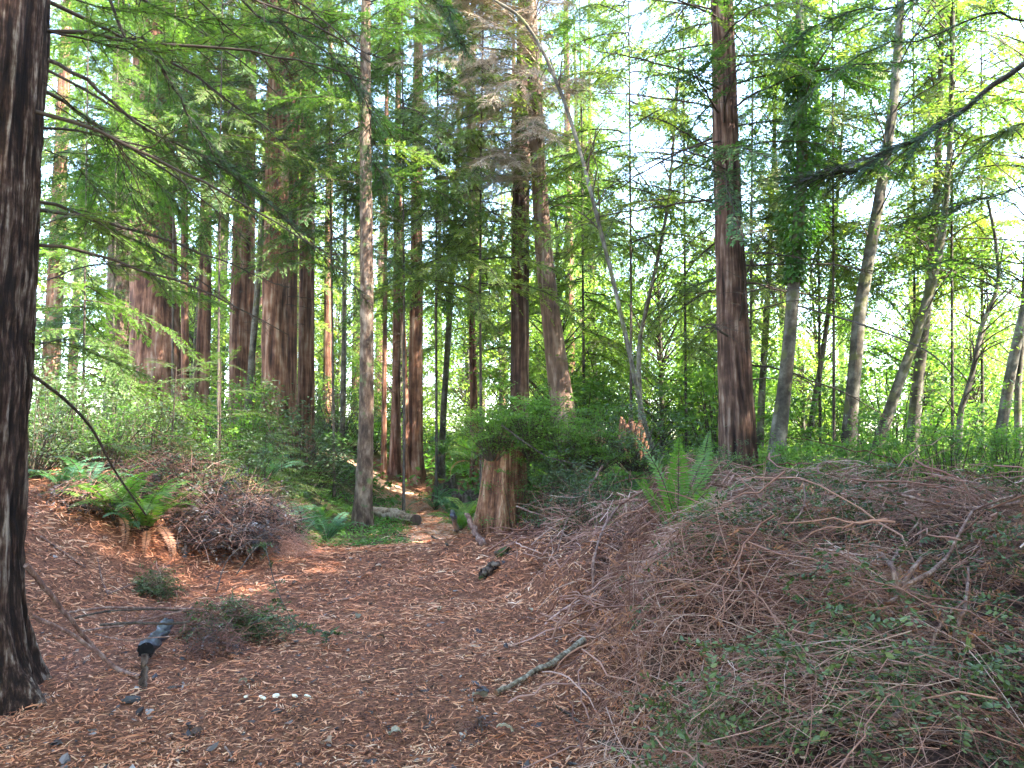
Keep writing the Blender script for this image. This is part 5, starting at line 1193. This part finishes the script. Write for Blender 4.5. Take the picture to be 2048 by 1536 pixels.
x, y = pile_points(rng, 620); n = len(x); g = Geo()
twig_field(g, x, y, .05 + rng.random(n) * .45 * ss((x - pile_edge(y)) / .8), rng.uniform(.5, 1.5, n), rng.uniform(.004, .010, n) * np.clip(y / 5, .45, 1.2), 74, np.clip(rng.normal(.42, .2, n), 0, 1), 10, 1.3)
new_obj('brush_branches', g.mesh('brush_branches', ['twig']), kind='stuff', label='stouter dry stems tangled through the heap of cut brush', cat='brush')

def sprig_field(g, C, D, L, nl, size, tint0, seed, w=.48, mat=1, stem=0, fold=.12):
    "many little leafy sprigs: stem with alternate oval leaves"
    rng = np.random.default_rng(seed); n = len(C)
    t = np.linspace(0, 1, 4)[None, :, None]; sag = rng.uniform(.0, .5, n)[:, None, None]
    S = C[:, None] + D[:, None] * t * L[:, None, None] - UP * sag * (t ** 2) * L[:, None, None]
    tubes(g, S, np.array([.0018, .0016, .0013, .0008]), 3, .35, stem)
    f = (np.arange(nl) + .5) / nl; O = C[:, None] + D[:, None] * f[None, :, None] * L[:, None, None] - UP * (sag * (f ** 2)[None, :, None]) * L[:, None, None]
    Sd = unit(np.cross(D, UP + rng.normal(0, .5, (n, 3)))); sg = np.where(np.arange(nl) % 2 == 0, 1, -1)[None, :, None]
    d = unit(Sd[:, None] * sg + D[:, None] * .7 + rng.normal(0, .25, (n, nl, 3)))
    nn = unit(UP + rng.normal(0, .5, (n, nl, 3)))
    tt = np.clip(np.repeat(tint0, nl) + rng.normal(0, .16, n * nl), 0, 1)
    sz = size * rng.uniform(.6, 1.25, n * nl)
    leaves(g, O, d, nn, sz, sz * w, tt, mat, fold, True)
g = Geo(); sprig_field(g, SPR[0], np.stack([np.cos(SPR[1]), np.sin(SPR[1]), .05 + 0 * SPR[1]], 1), SPR[2], 16, .026, SPR[3] * .9, 59, .22)
new_obj('fallen_fronds', g.mesh('fallen_fronds', ['twig', 'litter']), kind='stuff', label='whole feathery dead redwood sprays lying on the litter carpet', cat='dead sprays')
rng = np.random.default_rng(75)
x, y = pile_points(rng, 11000, (1.3, 9.5), 6); xe = rng.uniform(3.0, 5.8, 700); x = np.concatenate([x, pile_edge(xe) + rng.uniform(.3, 1.4, 700)]); y = np.concatenate([y, xe]); n = len(x)
m_ = vnoise(x * 1.0 + 3, y * 1.0, 44) * .7 + vnoise(x * 2.6, y * 2.6, 45) * .3 + .18 * np.exp(-((x - 1.0) / .5) ** 2 - ((y - 4.6) / .9) ** 2) + .28 * np.exp(-((x - 2.2) / 1.2) ** 2 - ((y - 4.6) / 1.0) ** 2)
k = (m_ > .43) & (x > pile_edge(y) + .25) & (rng.random(n) < np.clip(1.5 - y / 9, .15, 1)); x, y, m_ = x[k], y[k], m_[k]; n = len(x)
a = rng.uniform(0, 6.28, n); D = unit(np.stack([np.cos(a), np.sin(a), rng.normal(.1, .4, n)], 1))
g = Geo(); sprig_field(g, np.stack([x, y, ground_z(x, y) + .08 + .42 * rng.random(n) * (.3 + vnoise(x * 1.1, y * 1.1, 33))], 1), D, rng.uniform(.10, .28, n), 12, .030, np.clip(.15 + 1.1 * vnoise(x * 3, y * 3, 47) * rng.uniform(.3, 1, n), 0, .84), 76)
new_obj('brush_foliage', g.mesh('brush_foliage', ['stem', 'huckle']), kind='stuff', label='wilting small dark green leaves of cut evergreen boughs in the brush heap', cat='foliage')
# dead orange redwood sprays caught in the brush
rng = np.random.default_rng(78)
x, y = pile_points(rng, 2900, (1.3, 8.5), 5); n = len(x)
k = (vnoise(x * 1.4, y * 1.4, 61) > .44 + .09 * (y - 3.2) + .25 * ss((1.6 - x) / 1.2)) & (x > pile_edge(y) - .1); x, y = x[k], y[k]; n = len(x)
a = rng.uniform(0, 6.28, n); D = unit(np.stack([np.cos(a), np.sin(a), rng.normal(-.05, .35, n)], 1))
g = Geo(); sprig_field(g, np.stack([x, y, ground_z(x, y) + .05 + .28 * rng.random(n)], 1), D, rng.uniform(.12, .28, n), 20, .042, rng.uniform(.1, 1, n), 79, .2)
new_obj('dead_sprays', g.mesh('dead_sprays', ['twig', 'deadneedle']), kind='stuff', label='rust orange dead redwood sprays caught low in the brush heap', cat='dead sprays')
# brown leaves through the brush
rng = np.random.default_rng(80); x, y = pile_points(rng, 9000); n = len(x); a = rng.uniform(0, 6.28, n)
g = Geo(); sz = rng.uniform(.015, .04, n) * np.clip(y / 5, .8, 1.6)
leaves(g, np.stack([x, y, ground_z(x, y) + .02 + .2 * rng.random(n) ** 1.6 * ss((x - pile_edge(y)) / .6)], 1), np.stack([np.cos(a), np.sin(a), rng.normal(0, .5, n)], 1), UP + rng.normal(0, .6, (n, 3)), sz, sz * .5, rng.random(n), 0, .15, True)
new_obj('brush_dead_leaves', g.mesh('brush_dead_leaves', ['litter']), kind='stuff', label='brown and pinkish dead leaves sifted through the brush heap', cat='dead leaves')

# the single branches one can pick out in the heap
def hp(u, v, h): return up(on(u, v), h * 1.3 + .07)
rod('branch', 'forked reddish cut branch spreading its arms over the near face of the brush heap', [hp(1835, 1410, .02), hp(1815, 1340, .12), hp(1806, 1310, .16), hp(1785, 1260, .18), hp(1755, 1200, .18), hp(1690, 1140, .2)], .019, .008, 'branch', forks=[
   ([hp(1806, 1310, .16), hp(1840, 1270, .2), hp(1848, 1230, .22), hp(1846, 1170, .25)], .012, .006), ([hp(1812, 1320, .16), hp(1860, 1300, .2), hp(1900, 1270, .22), hp(1925, 1220, .25), hp(1960, 1150, .25), hp(2040, 1130, .25)], .013, .006),
   ([hp(1785, 1260, .18), hp(1810, 1220, .22), hp(1850, 1165, .26)], .009, .005), ([hp(1806, 1318, .14), hp(1760, 1315, .12), hp(1715, 1275, .15)], .01, .004)])
rod('branch', 'smooth thick cut branch curving up from the bottom of the brush heap', [hp(1790, 1534, .06), hp(1850, 1490, .10), hp(1895, 1450, .14), hp(1925, 1410, .18), hp(1938, 1370, .2), hp(1945, 1290, .22)], .016, .006, 'branch', forks=[([hp(1850, 1490, .1), hp(1870, 1440, .16), hp(1900, 1390, .2), hp(1940, 1370, .22)], .008, .005)])
rod('branch', 'pale curved cut branch hanging out of the brush over the trail edge', [hp(1186, 1228, .08), hp(1190, 1192, .2), hp(1212, 1152, .3), hp(1243, 1118, .34), hp(1290, 1100, .34)], .010, .014, 'branch')
rod('sawn_log', 'short sawn log end with pale cut face sticking out of the brush', [hp(1345, 1168, .04), hp(1366, 1152, .07), hp(1386, 1138, .11)], .030, .032, 'branch', 'log', 14, endmat='palelog')
rod('branch', 'thin pale angled branch bent at an elbow over the leafy part of the brush', [hp(1500, 1310, .06), hp(1482, 1250, .18), hp(1540, 1205, .22), hp(1608, 1155, .25), hp(1612, 1080, .25)], .007, .005, 'branch')
rod('branch', 'long straight reddish stem slanting down the near face of the brush', [hp(1262, 1250, .14), hp(1340, 1275, .16), hp(1420, 1325, .16), hp(1520, 1420, .14), hp(1600, 1500, .1)], .007, .005, 'branch')
rod('branch', 'stout broken branch low in the brush among orange dead sprays', [hp(1545, 1400, .05), hp(1590, 1415, .08), hp(1632, 1436, .1)], .014, .012, 'branch', endmat='stumpwood')
rod('branch', 'grey branch lying across the upper right of the brush', [hp(1760, 1070, .2), hp(1850, 1105, .2), hp(1940, 1120, .2), hp(2050, 1130, .2)], .010, .012, 'branch')
rod('branch', 'brown branch dipping over the middle face of the brush', [hp(1250, 1110, .2), hp(1300, 1095, .25), hp(1345, 1085, .25)], .016, .012, 'branch')
rod('branch', 'thin forked dead twig standing from the brush right of the stump', [hp(1115, 1150, .1), hp(1140, 1100, .25), hp(1190, 1100, .3), hp(1215, 1108, .28)], .006, .005, 'branch')
rod('branch', 'slanting red-brown dead limb between the stump and the fern', [hp(1120, 1060, .12), at(1150, 1010, 9.0), at(1185, 965, 9.1), at(1205, 930, 9.2)], .016, .012, 'branch')
rod('branch', 'slim upright stem rising from the brush before the alders', [hp(1700, 1050, .1), at(1712, 1000, 6.6), at(1716, 930, 6.7)], .006, .004, 'branch')
rod('branch', 'tall thin stem standing in the brush near the crooked sapling', [hp(1972, 1150, .1), at(1975, 1040, 5.4), at(1972, 960, 5.4)], .005, .003, 'branch')
rod('branch', 'bare dark stick poking from the side of the round twig heap', [at(1372, 1000, 7.3), at(1400, 995, 7.2), at(1450, 985, 7.0)], .012, .012, 'darkbranch')

# ------------------------------------------------------------ smaller brush heaps on the left
def mound(name, lab, c, rx, ry, rz, n_tw, n_sp, leafmat, seed, leafsize=.03, tw='twig', tint=.5, tw_r=.0022):
    rng = np.random.default_rng(seed)
    root = thing(name, lab, 'brush pile', c)
    def pts(n):
        v = unit(rng.normal(0, 1, (n, 3))); v[:, 2] = np.abs(v[:, 2]); return v * np.array((rx, ry, rz)) * rng.uniform(.4, 1.0, (n, 1)) * (.62 + .8 * vnoise(v[:, :1] * 2.2 + seed, v[:, 1:2] * 2.2 + v[:, 2:] * 1.7, seed))
    C = pts(n_tw); a = rng.uniform(0, 6.28, n_tw); D = unit(np.stack([np.cos(a), np.sin(a), rng.normal(.1, .5, n_tw)], 1)); L = rng.uniform(.15, .75, n_tw) ** 1.2 * (rx + rz) * 1.2
    t = np.linspace(-.5, .5, 6)[None, :, None]
    P = C[:, None] + D[:, None] * t * L[:, None, None] + UP * (.3 * (.25 - t ** 2)) * L[:, None, None] + rng.normal(0, .012, (n_tw, 6, 3))
    g = Geo(); tubes(g, P, rng.uniform(.5, 1.5, n_tw)[:, None] * tw_r * np.linspace(1.1, .5, 6), 3, np.clip(rng.normal(tint, .2, n_tw), 0, 1))
    o = new_obj('twigs', g.mesh('twigs', [tw]), root); o['kind'] = 'stuff'
    if n_sp:
        C = pts(n_sp); a = rng.uniform(0, 6.28, n_sp); D = unit(np.stack([np.cos(a), np.sin(a), rng.normal(.0, .5, n_sp)], 1))
        g = Geo(); sprig_field(g, C, D, rng.uniform(.1, .25, n_sp), 11, leafsize, np.clip(rng.normal(.4, .2, n_sp), 0, 1), seed + 1)
        o = new_obj('foliage', g.mesh('foliage', ['stem', leafmat]), root); o['kind'] = 'stuff'
    return root
p = on(480, 1098); mound('brush_pile', 'dark pile of dead leafy brush bulging onto the bank left of the trail', p + np.array((0, .55, 0)), .55, .55, .62, 600, 1000, 'deadleaf', 1001, .04)
p = at(430, 1000, 9.6); mound('brush_pile', 'upper grey heap of dead leafy brush behind the fern', (p[0], p[1], gz(p[0], p[1]) - .05), .85, .6, .78, 700, 1100, 'deadleaf', 1002, .045)
p = at(360, 960, 10.2); mound('brush_pile', 'grey twiggy brush under the dusky saplings', (p[0], p[1], gz(p[0], p[1])), .7, .5, .75, 500, 500, 'deadleaf', 1003, .03)
p = on(565, 1120); mound('brush_pile', 'bleached fan of fine bare twigs leaning out beside the dark leafy pile', p + np.array((0, .2, 0)), .42, .3, .34, 420, 0, 'deadleaf', 1004, tw='twig', tint=.8, tw_r=.0016)
p = on(305, 1190); mound('brush_pile', 'small olive-leaved brush clump on the bank above the cut sticks', p, .24, .22, .24, 120, 260, 'huckle', 1005, .028)
p = on(455, 1290); mound('brush_pile', 'dark leafy cut boughs heaped over the end of the cut sticks', p + np.array((0, .15, 0)), .33, .3, .34, 260, 520, 'huckle', 1006, .03, tint=.3)
p = on(400, 1330); mound('brush_pile', 'dry grey sprays drooping in front of the dark cut boughs', p + np.array((0, .25, 0)), .24, .2, .28, 240, 60, 'deadleaf', 1007, .02, tint=.35)
def leafy_branch(lab, px, r, n, size, mat, seed, lift=0):
    P = lerp_path(np.array(px), np.linspace(0, 1, 20)); root = thing('leafy_branch', lab, 'branch', P[0])
    g = Geo(); tubes(g, P - P[0], np.linspace(r, r * .4, 20), 6, .4); new_obj('stem', g.mesh('stem', ['darkbranch']), root)
    rng = np.random.default_rng(seed); t = rng.uniform(.1, 1, n); C = lerp_path(P, t) - P[0]; a = rng.uniform(0, 6.28, n)
    D = unit(np.stack([np.cos(a), np.sin(a), rng.normal(.05, .3, n)], 1)); g = Geo(); sprig_field(g, C, D, rng.uniform(.05, .13, n), 8, size, np.clip(rng.normal(.45, .25, n), 0, .95), seed + 1)
    new_obj('foliage', g.mesh('foliage', ['stem', mat]), root)
leafy_branch('arching leafy stem trailing from the dark cut boughs onto the litter', [hp(470, 1250, .3), hp(520, 1215, .42), hp(548, 1258, .25), hp(580, 1290, .12), hp(625, 1300, .06), hp(680, 1305, .05)], .006, 60, .032, 'huckle', 1101)
leafy_branch('long leafless-tipped stem sweeping up from the dark cut boughs', [hp(430, 1260, .2), hp(460, 1200, .3), hp(540, 1150, .35), hp(620, 1095, .35)], .007, 16, .02, 'deadleaf', 1103)
leafy_branch('short leafy twig lying against the dark cut boughs on the litter side', [hp(500, 1300, .1), hp(540, 1290, .12), hp(590, 1306, .04)], .005, 34, .03, 'huckle', 1105)
mound('dead_tuft', 'dark dead tuft of needles on the litter near the bottom middle', on(955, 1468), .10, .08, .05, 90, 20, 'deadleaf', 1201, .025, tint=.2, tw_r=.0018)
for k_, (u, v, rx, rz, nt_, ns_, lab) in enumerate([(215, 985, .6, .5, 380, 500, 'dark dead brush between the sword ferns and the grey-green shrubs'), (110, 1000, .5, .38, 300, 300, 'low dead brush against the near side of the bank crest'), (300, 1000, .45, .4, 260, 360, 'grey dead brush rising behind the large sword fern'), (520, 1010, .5, .42, 300, 320, 'loose dead brush at the trail end of the dead heaps')]):
    p = on(u, v + 25); mound('brush_pile', lab, p + np.array((0, .45, -.03)), rx, .45, rz, nt_, ns_, 'deadleaf', 1020 + k_, .04, tw_r=.002)
p = on(345, 1275); mound('brush_pile', 'tangle of thin dark twigs over the charred hollow log', p + np.array((0, .1, .04)), .42, .22, .16, 260, 30, 'deadleaf', 1008, .02, tint=.3, tw_r=.0026)
for k_, (u, d, kd, s_, lab) in enumerate([(110, 9.3, 'dull', .8, 'low grey-green shrub on the crest of the left bank nearest the huge trunk'), (190, 9.8, 'hemdark', .7, 'dusky shrub on the crest of the left bank behind the sword ferns'), (255, 10.2, 'huck', .8, 'dark glossy shrub rising behind the sword ferns'),
   (330, 10.8, 'dull', .9, 'grey-green shrub over the upper heap of dead brush'), (140, 11.3, 'huck', 1.1, 'dark shrub in the second row on the left bank'), (520, 11.2, 'dull', .8, 'grey-green shrub at the trail end of the dead leafy heaps'), (610, 12.6, 'huck', .55, 'dark low shrub between the fern and the dead leafy heap')]):
    shrub(kd, u, 0, d, s_, lab)
for k_, (u, v, L, lab) in enumerate([(120, 985, .7, 'small fern against the foot of the bank crest beside the huge trunk'), (170, 1000, .75, 'fern in the shade on the left bank crest'), (345, 1035, .7, 'fern peeping over the dead leafy heap')]):
    fern(on(u, v), 9, L, 'bluefern' if k_ != 2 else 'fern', lab, 70 + k_)
# far things of a kind are told apart by the nearest landmark tree
SHORT = {'big_right': 'the tall dark redwood', 'mid_red': 'the straight red redwood', 'lean_grey': 'the leaning grey cedar', 'spruce': 'the slender spruce', 'cl1': 'the triple clump', 'cl3': 'the triple clump', 'oldgrowth': 'the massive old redwood',
 'thinB': 'the medium red trunk', 'red5': 'the stout red-brown trunk', 'far3': 'the litter mound trunks', 'far5': 'the dark slim trunk', 'arch': 'the arching alder', 'alder1': 'the ivy-wrapped alder', 'alder2': 'the smooth grey alder',
 'alder3': 'the elbowed dark alder', 'crook': 'the crooked sapling', 'edge1': 'the mossy edge alder', 'bg8': 'the broad dim trunk', 'near': 'the huge near trunk'}
def screen(o):
    x, y, z = o.location; z -= CAMZ - 1.5
    return 1024 + FPX * x / max(.1, y * CP + z * SP), y
MARK = {k: 1024 + FPX * T[k]['P'][3][0] / T[k]['P'][3][1] for k in SHORT}
KINDW = {'broadleaf trees among the alders': 'yellow-green broadleaf tree', 'broadleaf trees behind the split stump': 'luminous yellow-green tree', 'broadleaf trees behind the trail': 'sunny broadleaf tree', 'conifers far behind the left trunks': 'far dark conifer',
 'conifers far behind the trail': 'far sunlit conifer', 'conifers far behind the alders': 'far conifer', 'distant conifers': 'distant conifer', 'distant conifers beyond the open ground': 'conifer past the open ground',
 'shrubs behind the left trunks': 'green undergrowth shrub', 'sunlit shrubs far behind the trail': 'sunlit far shrub', 'bright shrubs behind the brush heap': 'bright leafy shrub', 'tall bright bushes behind the alders': 'tall bright bush', 'dusky shrubs beside the stump': 'dusky green shrub', 'lush low bushes at the feet of the alders': 'lush low bush'}
buckets = {}
for o in list(scene.objects):
    if o.parent is None and o.get('group') in KINDW:
        u, d = screen(o); k = min(MARK, key=lambda q: abs(MARK[q] - u)); off = u - MARK[k]
        side = 'in line with' if abs(off) < 14 else ('to the left of' if off < 0 else 'to the right of')
        buckets.setdefault((KINDW[o['group']], side, SHORT[k]), []).append((d, o.name))
ORD = ['nearest', 'second nearest', 'third nearest', 'fourth nearest', 'fifth nearest', 'sixth nearest', 'seventh nearest', 'eighth nearest', 'ninth nearest', 'tenth nearest', 'eleventh nearest', 'twelfth nearest', 'thirteenth nearest', 'fourteenth nearest', 'fifteenth nearest', 'sixteenth nearest', 'seventeenth nearest', 'eighteenth nearest']
for (w, side, mk), rows in buckets.items():
    rows.sort()
    for i, (d, nm) in enumerate(rows):
        bpy.data.objects[nm]['label'] = w + ' ' + side + ' ' + mk + (', ' + ORD[min(i, 17)] + ' there' if len(rows) > 1 else '')
import sys; sys.stderr.write(f"TRI {TRIS[0]}\n")
